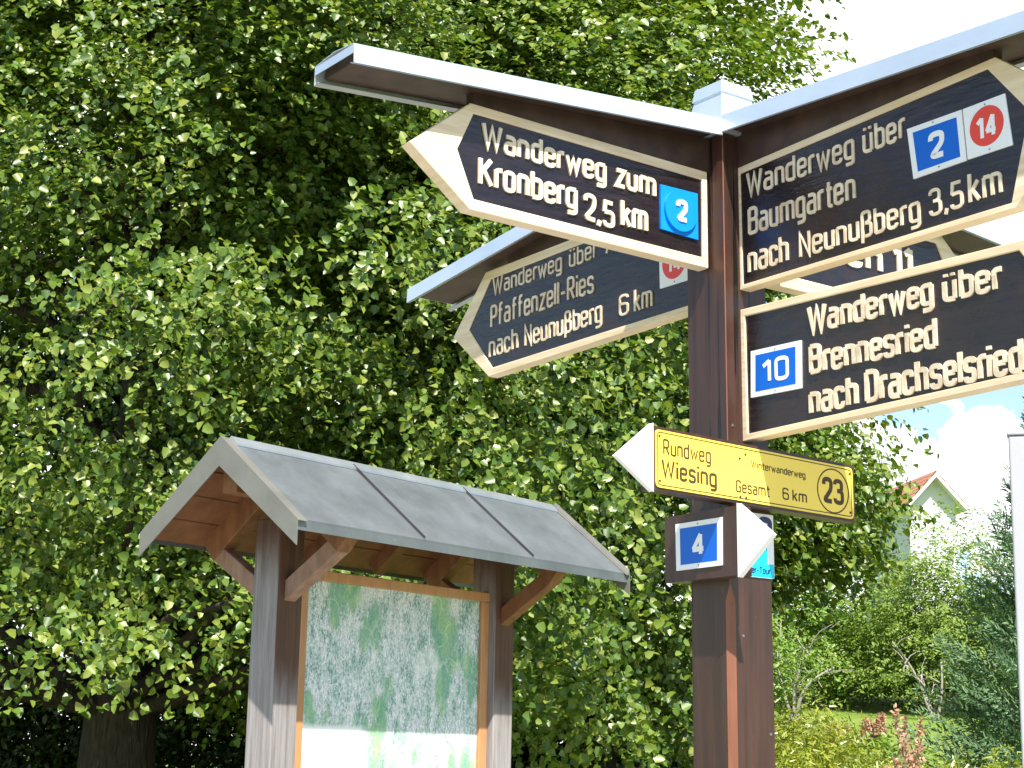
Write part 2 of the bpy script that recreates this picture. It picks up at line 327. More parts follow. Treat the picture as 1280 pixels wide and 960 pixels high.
def bevel(o, w=0.003, seg=2):
    b = o.modifiers.new('bevel', 'BEVEL'); b.width = w; b.segments = seg; b.limit_method = 'ANGLE'; b.angle_limit = math.radians(40)
    return o

# ------------------------------------------------------------------ ground
def ground_z(x, y):
    q = np.clip((np.asarray(x, float) / np.maximum(np.asarray(y, float), 1e-3) - 0.02) / 0.10, 0, 1); q = q * q * (3 - 2 * q)
    yy = np.asarray(y, float)
    h = np.interp(yy, [-1e4, 8, 11, 14, 20, 28, 40, 80, 160, 400, 3000], [0, 0, 0.88, 1.30, 1.80, 2.25, 3.4, 8.2, 12, 14, 14])
    return h * q
xs = np.unique(np.concatenate([np.linspace(-1500, -40, 16), np.linspace(-40, 60, 101), np.linspace(60, 1500, 18)]))
ys = np.unique(np.concatenate([np.linspace(-400, -10, 8), np.linspace(-10, 60, 71), np.linspace(60, 160, 26), np.linspace(160, 2400, 18)]))
X, Y = np.meshgrid(xs, ys); Z = ground_z(X, Y)
nx = len(xs)
gv = np.stack([X.ravel(), Y.ravel(), Z.ravel()], 1)
gf = [(j * nx + i, j * nx + i + 1, (j + 1) * nx + i + 1, (j + 1) * nx + i) for j in range(len(ys) - 1) for i in range(nx - 1)]
tag(mk('ground', gv, gf, MT['grass'], smooth=True), None, None, kind='structure')
pm = MB(); pts = [(-6, -6), (6, -6), (6, 6.5), (2.6, 7.9), (-3.4, 9.6), (-7, 9.0)]
pm.prism([(x, y, 0.0005) for x, y in pts], [(x, y, 0.004) for x, y in pts], caps=(False, True))
tag(pm.mk('path', MT['gravel']), None, None, kind='structure')

# ------------------------------------------------------------------ stroke lettering (routed sign hand)
XH = 0.70
def _b(*p, r=0.13): return (list(p), r)
GL = {
 'a': (.32, [_b((.02, .70), (.32, .70), (.32, 0), r=.15), _b((.32, .42), (0, .42), (0, 0), (.32, .0), r=.14)]),
 'b': (.32, [_b((0, 0), (0, 1)), _b((0, .70), (.32, .70), (.32, 0), (0, 0), r=.15)]),
 'c': (.30, [_b((.30, .52), (.30, .70), (0, .70), (0, 0), (.30, 0), (.30, .18), r=.14)]),
 'd': (.32, [_b((.32, 0), (.32, 1)), _b((.32, .70), (0, .70), (0, 0), (.32, 0), r=.15)]),
 'e': (.32, [_b((0, .37), (.32, .37)), _b((.32, .36), (.32, .70), (0, .70), (0, 0), (.31, 0), (.31, .15), r=.14)]),
 'f': (.24, [_b((.24, 1), (.08, 1), (.08, 0), r=.1), _b((0, .68), (.22, .68))]),
 'g': (.32, [_b((.32, .70), (.32, -.25), (.02, -.25), r=.13), _b((.32, .70), (0, .70), (0, 0), (.32, 0), r=.15)]),
 'h': (.32, [_b((0, 0), (0, 1)), _b((0, .70), (.32, .70), (.32, 0), r=.15)]),
 'i': (.0, [_b((0, 0), (0, .70)), _b((0, .88), (0, 1.0))]),
 'k': (.32, [_b((0, 0), (0, 1)), _b((.30, .70), (.03, .31)), _b((.10, .41), (.32, 0))]),
 'l': (.0, [_b((0, 0), (0, 1))]),
 'm': (.58, [_b((0, 0), (0, .70)), _b((0, .70), (.29, .70), (.29, 0), r=.14), _b((.29, .70), (.58, .70), (.58, 0), r=.14)]),
 'n': (.32, [_b((0, 0), (0, .70)), _b((0, .70), (.32, .70), (.32, 0), r=.15)]),
 'o': (.32, [_b((.16, .70), (0, .70), (0, 0), (.32, 0), (.32, .70), (.16, .70), r=.15)]),
 'r': (.15, [_b((0, 0), (0, .70)), _b((0, .46), (0, .70), (.21, .70), r=.13)]),
 's': (.29, [_b((.29, .56), (.29, .70), (0, .70), (0, .37), (.29, .33), (.29, 0), (0, 0), (0, .14), r=.115)]),
 't': (.20, [_b((.09, .95), (.09, 0), (.24, 0), r=.09), _b((0, .68), (.24, .68))]),
 'u': (.32, [_b((0, .70), (0, 0), (.32, 0), r=.15), _b((.32, .70), (.32, 0))]),
 'ü': (.32, [_b((0, .70), (0, 0), (.32, 0), r=.15), _b((.32, .70), (.32, 0)), _b((.05, .88), (.05, .98)), _b((.27, .88), (.27, .98))]),
 'w': (.50, [_b((0, .70), (.13, 0), (.25, .58), (.37, 0), (.50, .70), r=0)]),
 'z': (.30, [_b((0, .70), (.30, .70), (.0, 0), (.31, 0), r=0)]),
 'ß': (.34, [_b((0, -.25), (0, 1), (.30, 1), (.30, .60), (.13, .54), r=.12), _b((.13, .54), (.34, .50), (.34, 0), (.12, 0), r=.12)]),
 'A': (.44, [_b((0, 0), (.22, 1), (.44, 0), r=0), _b((.07, .30), (.37, .30))]),
 'B': (.38, [_b((0, 0), (0, 1)), _b((0, 1), (.35, 1), (.35, .54), (0, .54), r=.15), _b((0, .54), (.38, .54), (.38, 0), (0, 0), r=.16)]),
 'D': (.38, [_b((0, 0), (0, 1)), _b((0, 1), (.38, 1), (.38, 0), (0, 0), r=.2)]),
 'G': (.38, [_b((.38, .80), (.38, 1), (0, 1), (0, 0), (.38, 0), (.38, .46), r=.17), _b((.38, .46), (.22, .46))]),
 'K': (.40, [_b((0, 0), (0, 1)), _b((.38, 1), (.03, .44)), _b((.12, .56), (.40, 0))]),
 'N': (.38, [_b((0, 0), (0, 1), (.38, 0), (.38, 1), r=0)]),
 'P': (.36, [_b((0, 0), (0, 1)), _b((0, 1), (.36, 1), (.36, .46), (0, .46), r=.18)]),
 'R': (.38, [_b((0, 0), (0, 1)), _b((0, 1), (.36, 1), (.36, .46), (0, .46), r=.18), _b((.18, .46), (.38, 0))]),
 'T': (.38, [_b((0, 1), (.38, 1)), _b((.19, 1), (.19, 0))]),
 'W': (.64, [_b((0, 1), (.16, 0), (.32, .88), (.48, 0), (.64, 1), r=0)]),
 '0': (.36, [_b((.18, 1), (0, 1), (0, 0), (.36, 0), (.36, 1), (.18, 1), r=.18)]),
 '1': (.20, [_b((0, .76), (.20, .98)), _b((.20, 1), (.20, 0))]),
 '2': (.36, [_b((0, .74), (0, 1), (.36, 1), (.36, .56), (.0, 0), (.38, 0), r=.17)]),
 '3': (.36, [_b((0, .82), (0, 1), (.34, 1), (.34, .54), (.12, .54), r=.16), _b((.12, .54), (.37, .54), (.37, 0), (0, 0), (0, .18), r=.17)]),
 '4': (.40, [_b((.29, 0), (.29, 1)), _b((.29, 1), (.0, .26)), _b((-.02, .26), (.40, .26))]),
 '5': (.36, [_b((.34, 1), (.05, 1), (.02, .56), r=0), _b((.02, .56), (.37, .60), (.37, 0), (0, 0), (0, .16), r=.17)]),
 '6': (.36, [_b((.35, .84), (.35, 1), (0, 1), (0, 0), (.36, 0), (.36, .56), (0, .56), r=.17)]),
 ',': (.05, [_b((.05, .08), (0, -.16))]),
 '-': (.24, [_b((0, .40), (.24, .40))]),
}
def rounded(pts, r):
    if r <= 0 or len(pts) < 3: return [np.array(p) for p in pts]
    P = [np.array(p, float) for p in pts]; out = [P[0]]
    for i in range(1, len(P) - 1):
        a, b, c = P[i - 1], P[i], P[i + 1]
        la, lc = np.linalg.norm(a - b), np.linalg.norm(c - b)
        d1, d2 = (a - b) / la, (c - b) / lc
        rr = min(r, la * .49 if i > 1 else la * .98, lc * .49 if i < len(P) - 2 else lc * .98)
        s, e = b + d1 * rr, b + d2 * rr
        for t in np.linspace(0, 1, 7):
            q = (1 - t) ** 2 * s + 2 * t * (1 - t) * b + t * t * e
            c2 = s + e - b                                    # pull the quadratic towards a circle
            out.append(q * 0.92 + (b + (q - b)) * 0.08)
    out.append(P[-1]); return out
def ribbon(mb, pts, hw, place, n0, n1, i=0):
    pts = [p for k, p in enumerate(pts) if k == 0 or np.linalg.norm(p - pts[k - 1]) > 1e-5]
    n = len(pts); L = []; R = []
    for k in range(n):
        d1 = pts[k] - pts[k - 1] if k > 0 else pts[1] - pts[0]
        d2 = pts[k + 1] - pts[k] if k < n - 1 else d1
        d1 = d1 / np.linalg.norm(d1); d2 = d2 / np.linalg.norm(d2)
        t = d1 + d2; lt = np.linalg.norm(t)
        nm = np.array([-d1[1], d1[0]])
        if lt > 1e-3:
            t /= lt; nn = np.array([-t[1], t[0]]); mm = min(1 / max(nn @ nm, 0.3), 2.3)
            off = nn * hw * mm
        else: off = nm * hw
        L.append(pts[k] + off); R.append(pts[k] - off)
    V = [place(q[0], q[1], n1) for q in L] + [place(q[0], q[1], n1) for q in R] + [place(q[0], q[1], n0) for q in L] + [place(q[0], q[1], n0) for q in R]
    F = []
    for k in range(n - 1):
        F += [(k, n + k, n + k + 1, k + 1), (k, k + 1, 2 * n + k + 1, 2 * n + k), (n + k + 1, n + k, 3 * n + k, 3 * n + k + 1)]
    F += [(0, 2 * n, 3 * n, n), (n - 1, 2 * n - 1, 4 * n - 1, 3 * n - 1)]
    mb.add(V, F, i)
def text_width(s, sp): 
    w = 0
    for ch in s: w += (0.30 if ch == ' ' else GL[ch][0] + sp)
    return w - sp
def text(mb, s, x0, x1, z0, z1, h, sw, place, n0, n1, sp=0.19, wob=0.012, hs=None):
    """letters of s from (x0,z0) to (x1,z1) on a face, cap height h, stroke sw (share of h); place(x,z,n) -> world"""
    hw = sw * h / 2
    W0 = text_width(s, sp); kx = ((x1 - x0) - 2 * hw) / W0 if x1 is not None else (hs or h)
    x = 0.0
    for ch in s:
        if ch == ' ': x += 0.30; continue
        w, strokes = GL[ch]
        jx, jz = random.uniform(-wob, wob) * h, random.uniform(-wob, wob) * h
        for q, (pl, r) in enumerate(strokes):
            pp = []
            for p in rounded(pl, r):
                u = x0 + hw + (x + p[0]) * kx + jx
                zb = z0 + (z1 - z0) * ((x + p[0]) / W0)
                v = zb + hw + p[1] * (h - 2 * hw) + jz
                pp.append(np.array([u, v]))
            e = 0.00022 * q + random.uniform(0, 0.0001)
            ribbon(mb, pp, hw * random.uniform(.95, 1.05), place, n0, n1 + e)
        x += w + sp

# ------------------------------------------------------------------ signpost
PO = np.array([0.552, 4.1877, 0.0]); TH = -0.9442
BV = np.array([math.cos(TH), math.sin(TH), 0]); AV = np.array([BV[1], -BV[0], 0]); UP = np.array([0, 0, 1.0])
LX = -0.0094
def pw(ca, cb, z):            # post frame -> world; z counted from eye level; the post leans a touch
    return PO + AV * ca + BV * cb + np.array([LX * z, 0, z + EYE])
def fA(u, z, n): return pw(-u, n, z)      # face turned to BV, reading to the right
def fB(u, z, n): return pw(n, u, z)       # face turned to AV, reading to the right
Hh = 0.07
sp = thing('signpost', 'dark brown square timber post with chamfered corners carrying the wooden trail signs and zinc covers', 'signpost', tuple(pw(0, 0, -EYE)))
mb = MB()
def ring(z, ch):
    c = []
    for sa, sb in ((1, -1), (1, 1), (-1, 1), (-1, -1)):
        full = (sa, sb) == (1, 1); ch_ = ch if full else .002
        if (sa, sb) == (1, -1): q = [(Hh - ch_, -Hh), (Hh, -Hh + ch_)]
        elif (sa, sb) == (1, 1): q = [(Hh, Hh - ch_), (Hh - ch_, Hh)]
        elif (sa, sb) == (-1, 1): q = [(-Hh + ch_, Hh), (-Hh, Hh - ch_)]
        else: q = [(-Hh, -Hh + ch_), (-Hh + ch_, -Hh)]
        c += [pw(a_, b_, z) for a_, b_ in q]
    return c
zl = [(-EYE - 0.3, .0165), (0.36, .0165), (0.40, .002), (1.545, .002)]
R_ = [ring(z, ch) for z, ch in zl]
for r0, r1 in zip(R_, R_[1:]):
    V = r0 + r1
    mb.add(V, [(k, (k + 1) % 8, 8 + (k + 1) % 8, 8 + k) for k in range(8)])
    for q in range(8): mb.i[-8 + q] = 1 if q == 2 else 0
# ring order: 0-1 is a chamfer, 1-2 a face ...
mb.add(R_[-1], [tuple(range(8))])
mb.mk('post', [MT['post'], MT['chamfer']], sp)
# screw heads and pegs on the post
for ca, z in ((0.03, 0.28), (-0.055, 0.05), (0.052, 0.79)):
    c = [fA(-ca + .004 * math.cos(t), z + .004 * math.sin(t), Hh) for t in np.linspace(0, 2 * math.pi, 9)[:-1]]
    d = [fA(-ca + .003 * math.cos(t), z + .003 * math.sin(t), Hh + .002) for t in np.linspace(0, 2 * math.pi, 9)[:-1]]
    mb = MB(); mb.prism(c, d); mb.mk('screw', MT['steel'], sp)

def arm_cover(fn, u0, u1, z0, z1):
    """zinc covered board along u (sign of u gives the side); z = top edge at u0 (by the post) and u1 (far end)"""
    hw, fh, lip = 0.083, 0.044, 0.012
    s = 1 if u1 > u0 else -1
    zt = lambda u: z0 + (z1 - z0) * (u - u0) / (u1 - u0)
    P = lambda u, n, dz: fn(u, zt(u) + dz, n)
    mb = MB(); t = 0.0015
    def slab(a, b):     # two profile segments offset -> thin sheet
        (n0, d0), (n1, d1) = a, b
        dn, dd = d1 - d0, -(n1 - n0); l = math.hypot(dn, dd); dn, dd = dn / l * t, dd / l * t
        mb.box8([P(u0, n0, d0), P(u1, n0, d0), P(u1, n1, d1), P(u0, n1, d1), P(u0, n0 - dn, d0 - dd), P(u1, n0 - dn, d0 - dd), P(u1, n1 - dn, d1 - dd), P(u0, n1 - dn, d1 - dd)])
    slab((-hw, 0), (0, .008)); slab((0, .008), (hw, 0))
    slab((hw, 0), (hw + .002, -fh)); slab((-hw - .002, -fh), (-hw, 0))
    mb.box8([P(u1, -hw, -.020), P(u1 - s * t, -hw, -.020), P(u1 - s * t, hw, -.020), P(u1, hw, -.020), P(u1, -hw, -.0005), P(u1 - s * t, -hw, -.0005), P(u1 - s * t, hw, -.0005), P(u1, hw, -.0005)])
    cov = mb.mk('zinc_cover', MT['zinc'], sp)
    lb = MB()
    for q in (1, -1):
        lb.box8([P(u0, q * (hw + .001), -fh - .002), P(u1, q * (hw + .001), -fh - .002), P(u1, q * (hw - lip), -fh + .003), P(u0, q * (hw - lip), -fh + .003),
                 P(u0, q * (hw + .001), -fh + .0005), P(u1, q * (hw + .001), -fh + .0005), P(u1, q * (hw - lip), -fh + .0055), P(u0, q * (hw - lip), -fh + .0055)])
    lb.mk('drip_edge', MT['zinc_fold'], cov)
    bb = MB(); w = hw - .006; ue = u1 - s * 0.022
    bb.box8([P(u0, -w, -.030), P(ue, -w, -.030), P(ue, w, -.030), P(u0, w, -.030), P(u0, -w, -.004), P(ue, -w, -.004), P(ue, w, -.004), P(u0, w, -.004)])
    bevel(bb.mk('cover_board', MT['soffit'], sp), .002, 1)
arm_cover(fA, -0.0832, -1.164, 1.5755, 1.486)
arm_cover(fB, 0.0832, 1.20, 1.585, 1.531)
arm_cover(fB, -0.0832, -1.382, 1.5845, 1.436)
arm_cover(fA, 0.0832, 1.17, 1.5755, 1.484)
def arm_beam(fn, u0, u1, zb0, zb1, z0, z1, ua, ub):
    zt = lambda u: z0 + (z1 - z0) * (u - ua) / (ub - ua) - .0305
    mb = MB(); mb.box8([fn(u0, zb0, -.016), fn(u1, zb1, -.016), fn(u1, zb1, .0165), fn(u0, zb0, .0165), fn(u0, zt(u0), -.016), fn(u1, zt(u1), -.016), fn(u1, zt(u1), .0165), fn(u0, zt(u0), .0165)])
    mb.mk('arm_beam', MT['soffit'], sp)
arm_beam(fA, -.0705, -.80, 1.4535, 1.4565, 1.5755, 1.486, -.0832, -1.164)
arm_beam(fB, .0705, .87, 1.4645, 1.4975, 1.585, 1.531, .0832, 1.20)
arm_beam(fB, -.0705, -1.035, 1.4455, 1.4320, 1.5845, 1.436, -.0832, -1.382) if False else arm_beam(fB, -.0705, -.93, 1.4455, 1.4335, 1.5845, 1.436, -.0832, -1.382)
arm_beam(fA, .0705, .80, 1.4565, 1.4655, 1.5755, 1.484, .0832, 1.17)
mb = MB()
def sq(h, z): return [pw(a_ * h, b_ * h, z) for a_, b_ in ((1, -1), (1, 1), (-1, 1), (-1, -1))]
mb.prism(sq(.083, 1.548), sq(.083, 1.579))
lv = [(.075, 1.579), (.071, 1.590), (.054, 1.662), (.053, 1.668)]
for (h0, z0), (h1, z1) in zip(lv, lv[1:]): mb.prism(sq(h0, z0), sq(h1, z1), caps=(False, False))
lv = [(.057, 1.667), (.052, 1.700), (.004, 1.716)]
mb.add(sq(.057, 1.667), [(3, 2, 1, 0)])
for (h0, z0), (h1, z1) in zip(lv, lv[1:]): mb.prism(sq(h0, z0), sq(h1, z1), caps=(False, False))
mb.add(sq(.004, 1.716), [(0, 1, 2, 3)])
bevel(mb.mk('post_cap', MT['zinc'], sp), .0015, 1)

def ngon_n(poly, fn, n): return [fn(u, z, n) for u, z in poly]
GRP = 'routed wooden trail signs on the post'
def sign(label, fn, outer, inner, nb, n0, n1, lines, sw, anchor, letter_n=None):
    n0 = n1 - (.0048 if sw > .15 else .0034)
    t = thing('direction_sign', label, 'trail sign', tuple(fn(anchor[0], anchor[1], 0)), GRP)
    mb = MB(); mb.prism(ngon_n(outer, fn, nb), ngon_n(outer, fn, n0), 0, iside=1)
    mb.mk('board', [MT['field'], MT['cream']], t)
    rb = MB(); k = len(outer)
    V = ngon_n(outer, fn, n1 + .0003) + ngon_n(inner, fn, n1 + .0003) + ngon_n(outer, fn, n0) + ngon_n(inner, fn, n0)
    F = []
    for q in range(k):
        r = (q + 1) % k
        F += [(q, r, k + r, k + q), (2 * k + q, 2 * k + r, r, q), (k + q, k + r, 3 * k + r, 3 * k + q)]
    rb.add(V, F); bevel(rb.mk('border', MT['cream'], t), .0022, 2)
    for (s, x0, x1, z0, z1, h) in lines:
        lb = MB(); text(lb, s, x0, x1, z0, z1, h, sw, fn, n0 - .001, n1)
        lb.mk('lettering', MT['letter'], t)
    return t
def ell(fn, u, z, ru, rz, n, k=28): return [fn(u + ru * math.cos(t), z + rz * math.sin(t), n) for t in np.linspace(0, 2 * math.pi, k + 1)[:-1]]
def plate(t, fn, quad, n0, style, digits, field=None, th=0.003):
    """enamel number plate; quad = TL,TR,BR,BL in (u,z)"""
    q = np.array(quad, float); ctr = q.mean(0)
    mb = MB(); mb.prism(ngon_n(q[::-1], fn, n0), ngon_n(q[::-1], fn, n0 + th))
    o = bevel(mb.mk('number_plate', MT['skyblue'] if style == 'relief' else MT['white'], t), .001, 2)
    w = np.linalg.norm(q[1] - q[0]); h = np.linalg.norm(q[3] - q[0]); sl = (q[1] - q[0]) / w
    nt_ = n0 + th
    if style == 'blue':
        f = ctr + (q - ctr) * np.array(field or (.80, .78)); fb = MB(); fb.prism(ngon_n(f[::-1], fn, nt_ - .001), ngon_n(f[::-1], fn, nt_ + .0004)); fb.mk('blue_field', MT['blue'], o); top = nt_ + .0004
        ch = h * .52; cw = w * (.29 if len(digits) == 1 else .54)
    elif style == 'red':
        fb = MB(); r = min(w, h) * .40; fb.prism(ell(fn, ctr[0], ctr[1] + h * .02, r, r, nt_ - .001), ell(fn, ctr[0], ctr[1] + h * .02, r, r, nt_ + .0004)); fb.mk('red_disc', MT['red'], o); top = nt_ + .0004
        ch = h * .46; cw = w * .50
    else:
        fb = MB(); r = w * .43; fb.prism(ell(fn, ctr[0], ctr[1], r, r, nt_ - .001, 40), ell(fn, ctr[0], ctr[1], r, r, nt_ + .007, 40)); bevel(fb.mk('raised_disc', MT['skyblue'], o), .0015, 2); top = nt_ + .007
        ch = h * .50; cw = w * .30
    db = MB(); dz = sl[1] * cw
    text(db, digits, ctr[0] - cw / 2, ctr[0] + cw / 2, ctr[1] - ch / 2 - dz / 2, ctr[1] - ch / 2 + dz / 2, ch, .205 if len(digits) == 1 else .17, fn, top - .001, top + (.003 if style == 'relief' else .0006), sp=.22, wob=0)
    db.mk('digits', MT['white'], o)
    if style != 'relief':
        for fx, fz in ((.5, .94), (.5, .06)):
            p = q[3] + (q[2] - q[3]) * fx + (q[0] - q[3]) * fz
            sb = MB(); sb.prism(ell(fn, p[0], p[1], .0022, .0022, nt_, 8), ell(fn, p[0], p[1], .0018, .0018, nt_ + .0015, 8))
            sb.mk('screw', MT['steel'], o)
    return o
Ss = lambda s: -(s + .07)
# Kronberg
ou = [(Ss(.008), 1.452), (Ss(.742), 1.457), (Ss(.905), 1.325), (Ss(.740), 1.201), (Ss(.008), 1.197)]
inn = [(Ss(.025), 1.428), (Ss(.732), 1.434), (Ss(.776), 1.337), (Ss(.729), 1.228), (Ss(.027), 1.223)]
ou, inn = ou[::-1], inn[::-1]
tA = sign('dark arrow sign pointing left reading Wanderweg zum Kronberg, highest on the left side', fA, ou, inn, -.0165, .0115, .0195,
     [('Wanderweg zum', Ss(.708), Ss(.180), 1.357, 1.347, .066), ('Kronberg', Ss(.716), Ss(.428), 1.264, 1.264, .072),
      ('2,5', Ss(.408), Ss(.312), 1.246, 1.240, .068), ('km', Ss(.292), Ss(.206), 1.251, 1.251, .073)], .151, (-.07, 1.2))
plate(tA, fA, [(Ss(.165), 1.385), (Ss(.042), 1.387), (Ss(.042), 1.265), (Ss(.165), 1.270)], .0147, 'relief', '2', th=.006)
# Baumgarten
a7 = .07
ou = [(a7 - .006, 1.463), (a7 - .006, 1.141), (a7 + .838, 1.145), (a7 + 1.02, 1.330), (a7 + .806, 1.497)]
inn = [(a7 + .005, 1.446), (a7 + .008, 1.153), (a7 + .828, 1.159), (a7 + .885, 1.349), (a7 + .783, 1.477)]
tB = sign('dark arrow sign pointing right reading Wanderweg über Baumgarten, directly below the right zinc cover', fB, ou, inn, -.0165, .009, .017,
     [('Wanderweg', a7 + .027, a7 + .391, 1.378, 1.381, .066), ('über', a7 + .419, a7 + .546, 1.382, 1.386, .068), ('Baumgarten', a7 + .030, a7 + .390, 1.276, 1.280, .072),
      ('nach', a7 + .027, a7 + .168, 1.177, 1.178, .072), ('Neunußberg', a7 + .204, a7 + .581, 1.177, 1.180, .066), ('3,5', a7 + .606, a7 + .700, 1.182, 1.183, .064), ('km', a7 + .716, a7 + .806, 1.184, 1.186, .072)], .118, (.07, 1.15))
plate(tB, fB, [(a7 + .553, 1.405), (a7 + .709, 1.405), (a7 + .716, 1.285), (a7 + .566, 1.282)], .0136, 'blue', '2', th=.0035)
plate(tB, fB, [(a7 + .712, 1.405), (a7 + .826, 1.407), (a7 + .839, 1.286), (a7 + .719, 1.286)], .0136, 'red', '14', th=.003)
# Pfaffenzell
ou = [(-.0705, 1.444), (-1.044, 1.431), (-1.215, 1.257), (-1.022, 1.100), (-.0705, 1.124)]
inn = [(-.085, 1.420), (-1.018, 1.404), (-1.130, 1.267), (-1.004, 1.125), (-.085, 1.142)]
tC = sign('dark arrow sign pointing left reading Pfaffenzell-Ries, partly hidden behind the Kronberg sign', fB, ou, inn, -.0165, .009, .017,
     [('Wanderweg', a7 - 1.076, a7 - .734, 1.350, 1.354, .056), ('über', a7 - .700, a7 - .574, 1.354, 1.356, .056), ('Ar', a7 - .535, a7 - .462, 1.356, 1.357, .056), ('Pfaffenzell-Ries', a7 - 1.086, a7 - .588, 1.250, 1.258, .070),
      ('nach', a7 - 1.092, a7 - .945, 1.158, 1.160, .068), ('Neunußberg', a7 - .912, a7 - .553, 1.160, 1.166, .066), ('6', a7 - .477, a7 - .438, 1.166, 1.166, .060), ('km', a7 - .415, a7 - .338, 1.165, 1.165, .066)], .108, (-.07, 1.12))
plate(tC, fB, [(a7 - .309, 1.330), (a7 - .190, 1.330), (a7 - .190, 1.209), (a7 - .307, 1.209)], .0136, 'red', '14')
# sign pointing away on the far side
ou = [(.0705, 1.196), (.815, 1.196), (.985, 1.33), (.825, 1.465), (.0705, 1.455)]
inn = [(.095, 1.232), (.80, 1.228), (.862, 1.33), (.805, 1.436), (.095, 1.430)]
sign('dark arrow sign pointing away, seen only through the slit between the Baumgarten and Brennesried signs', fA, ou, inn, -.02, .009, .017,
     [('en', .43, .575, 1.300, 1.300, .09), ('11', .615, .70, 1.312, 1.312, .09)], .2, (.07, 1.2))
# Brennesried
ou = [(.064, 1.090), (.064, .755), (a7 + .86, .773), (a7 + 1.04, .925), (a7 + .86, 1.071)]
inn = [(.083, 1.070), (.086, .772), (a7 + .84, .789), (a7 + .93, .925), (a7 + .84, 1.051)]
tE = sign('large dark sign reading Wanderweg über Brennesried nach Drachselsried, lower right of the post', fB, ou, inn, -.0165, .009, .018,
     [('Wanderweg', a7 + .225, a7 + .608, .985, .980, .070), ('über', a7 + .634, a7 + .792, .978, .976, .070), ('Brennesried', a7 + .227, a7 + .613, .884, .881, .073),
      ('nach', a7 + .223, a7 + .378, .788, .788, .074), ('Drachselsried', a7 + .398, a7 + .836, .788, .789, .078)], .155, (.07, .76))
plate(tE, fB, [(a7 + .033, .977), (a7 + .203, .974), (a7 + .200, .857), (a7 + .030, .860)], .0132, 'blue', '10', th=.005)
# yellow Wiesing sign
NF = .114
t = thing('direction_sign', 'yellow enamel sign reading Rundweg Wiesing on a brown board with white arrow tip pointing left', 'trail sign', tuple(fA(0, .6, .07)))
mb = MB(); L_, R2 = -.349, .325
pl = [(L_, .597), (R2, .582), (R2, .728), (L_, .747)]
mb.prism(ngon_n(pl, fA, .0705), ngon_n(pl, fA, NF)); bevel(mb.mk('board', MT['brown_board'], t), .002, 1)
tb = MB(); tp = [(L_ - .0005, .590), (L_ - .0005, .753), (L_ - .112, .664)]
tb.prism(ngon_n(tp[::-1], fA, NF - .012), ngon_n(tp[::-1], fA, NF + .003)); bevel(tb.mk('arrow_tip', MT['white'], t), .003, 2)
def rrect(c, r, k=5):      # rounded quad, ccw
    out = []; c = [np.array(p, float) for p in c]
    for i in range(4):
        a, b, d = c[i - 1], c[i], c[(i + 1) % 4]; s = b + (a - b) / np.linalg.norm(a - b) * r; e = b + (d - b) / np.linalg.norm(d - b) * r
        out += [tuple((1 - q) ** 2 * s + 2 * q * (1 - q) * b + q * q * e) for q in np.linspace(0, 1, k)]
    return out
yq = [(L_ + .006, .603), (R2 - .008, .589), (R2 - .008, .720), (L_ + .006, .739)]
yb = MB(); yr = rrect(yq, .012); yb.prism(ngon_n(yr, fA, NF), ngon_n(yr, fA, NF + .003)); yp = bevel(yb.mk('enamel_plate', MT['yellow'], t), .001, 2)
ib = MB(); y2 = rrect([(L_ + .012, .609), (R2 - .014, .595), (R2 - .014, .714), (L_ + .012, .733)], .010)
ribbon(ib, [np.array(p) for p in y2 + [y2[0]]], .0011, fA, NF + .002, NF + .0036)
ib.mk('outline', MT['ink'], yp)
for s, x0, x1, z0, z1, h, sw in (('Rundweg', Ss(.250), Ss(.100), .681, .676, .038, .11), ('Wiesing', Ss(.256), Ss(.082), .626, .620, .046, .14), ('Winterwanderweg', Ss(-.031), Ss(-.217), .682, .674, .018, .13),
                             ('Gesamt', Ss(.020), Ss(-.092), .617, .615, .030, .12), ('6', Ss(-.136), Ss(-.158), .615, .614, .030, .13), ('km', Ss(-.170), Ss(-.220), .614, .613, .030, .13), ('23', Ss(-.276), Ss(-.352), .622, .620, .066, .17)):
    lb = MB(); text(lb, s, x0, x1, z0, z1, h, sw, fA, NF + .002, NF + .0036, wob=0); lb.mk('lettering', MT['ink'], yp)
cb_ = MB(); cc = [np.array((Ss(-.3145) + .0555 * math.cos(q), .654 + .0555 * math.sin(q))) for q in np.linspace(0, 2 * math.pi, 49)]
ribbon(cb_, cc, .0017, fA, NF + .002, NF + .0036); cb_.mk('number_ring', MT['ink'], yp)
for u, z in ((L_ + .018, .724), (L_ + .018, .618), (Ss(-.013), .712), (Ss(-.013), .606), (R2 - .020, .704), (R2 - .020, .605), (Ss(.006), .700), (Ss(.006), .607)):
    nb = MB(); nb.prism(ell(fA, u, z, .0032, .0032, NF + .003, 10), ell(fA, u, z, .0024, .0024, NF + .0052, 10)); nb.mk('nail', MT['ink'], yp)
# number 4 block
N4 = .115
t = thing('direction_sign', 'small brown block sign with blue number 4 and white arrow tip pointing right', 'trail sign', tuple(fB(0, .42, .07)))
mb = MB(); pl = [(-.114, .412), (.146, .414), (.146, .579), (-.114, .575)]
mb.prism(ngon_n(pl, fB, .0705), ngon_n(pl, fB, N4)); bevel(mb.mk('block', MT['brown_board'], t), .003, 2)
tb = MB(); tp = [(.1465, .408), (.262, .500), (.1465, .585)]
tb.prism(ngon_n(tp, fB, N4 - .014), ngon_n(tp, fB, N4 + .002)); bevel(tb.mk('arrow_tip', MT['white'], t), .002, 2)
plate(t, fB, [(-.071, .554), (.096, .556), (.094, .441), (-.069, .439)], N4, 'blue', '4', th=.003)
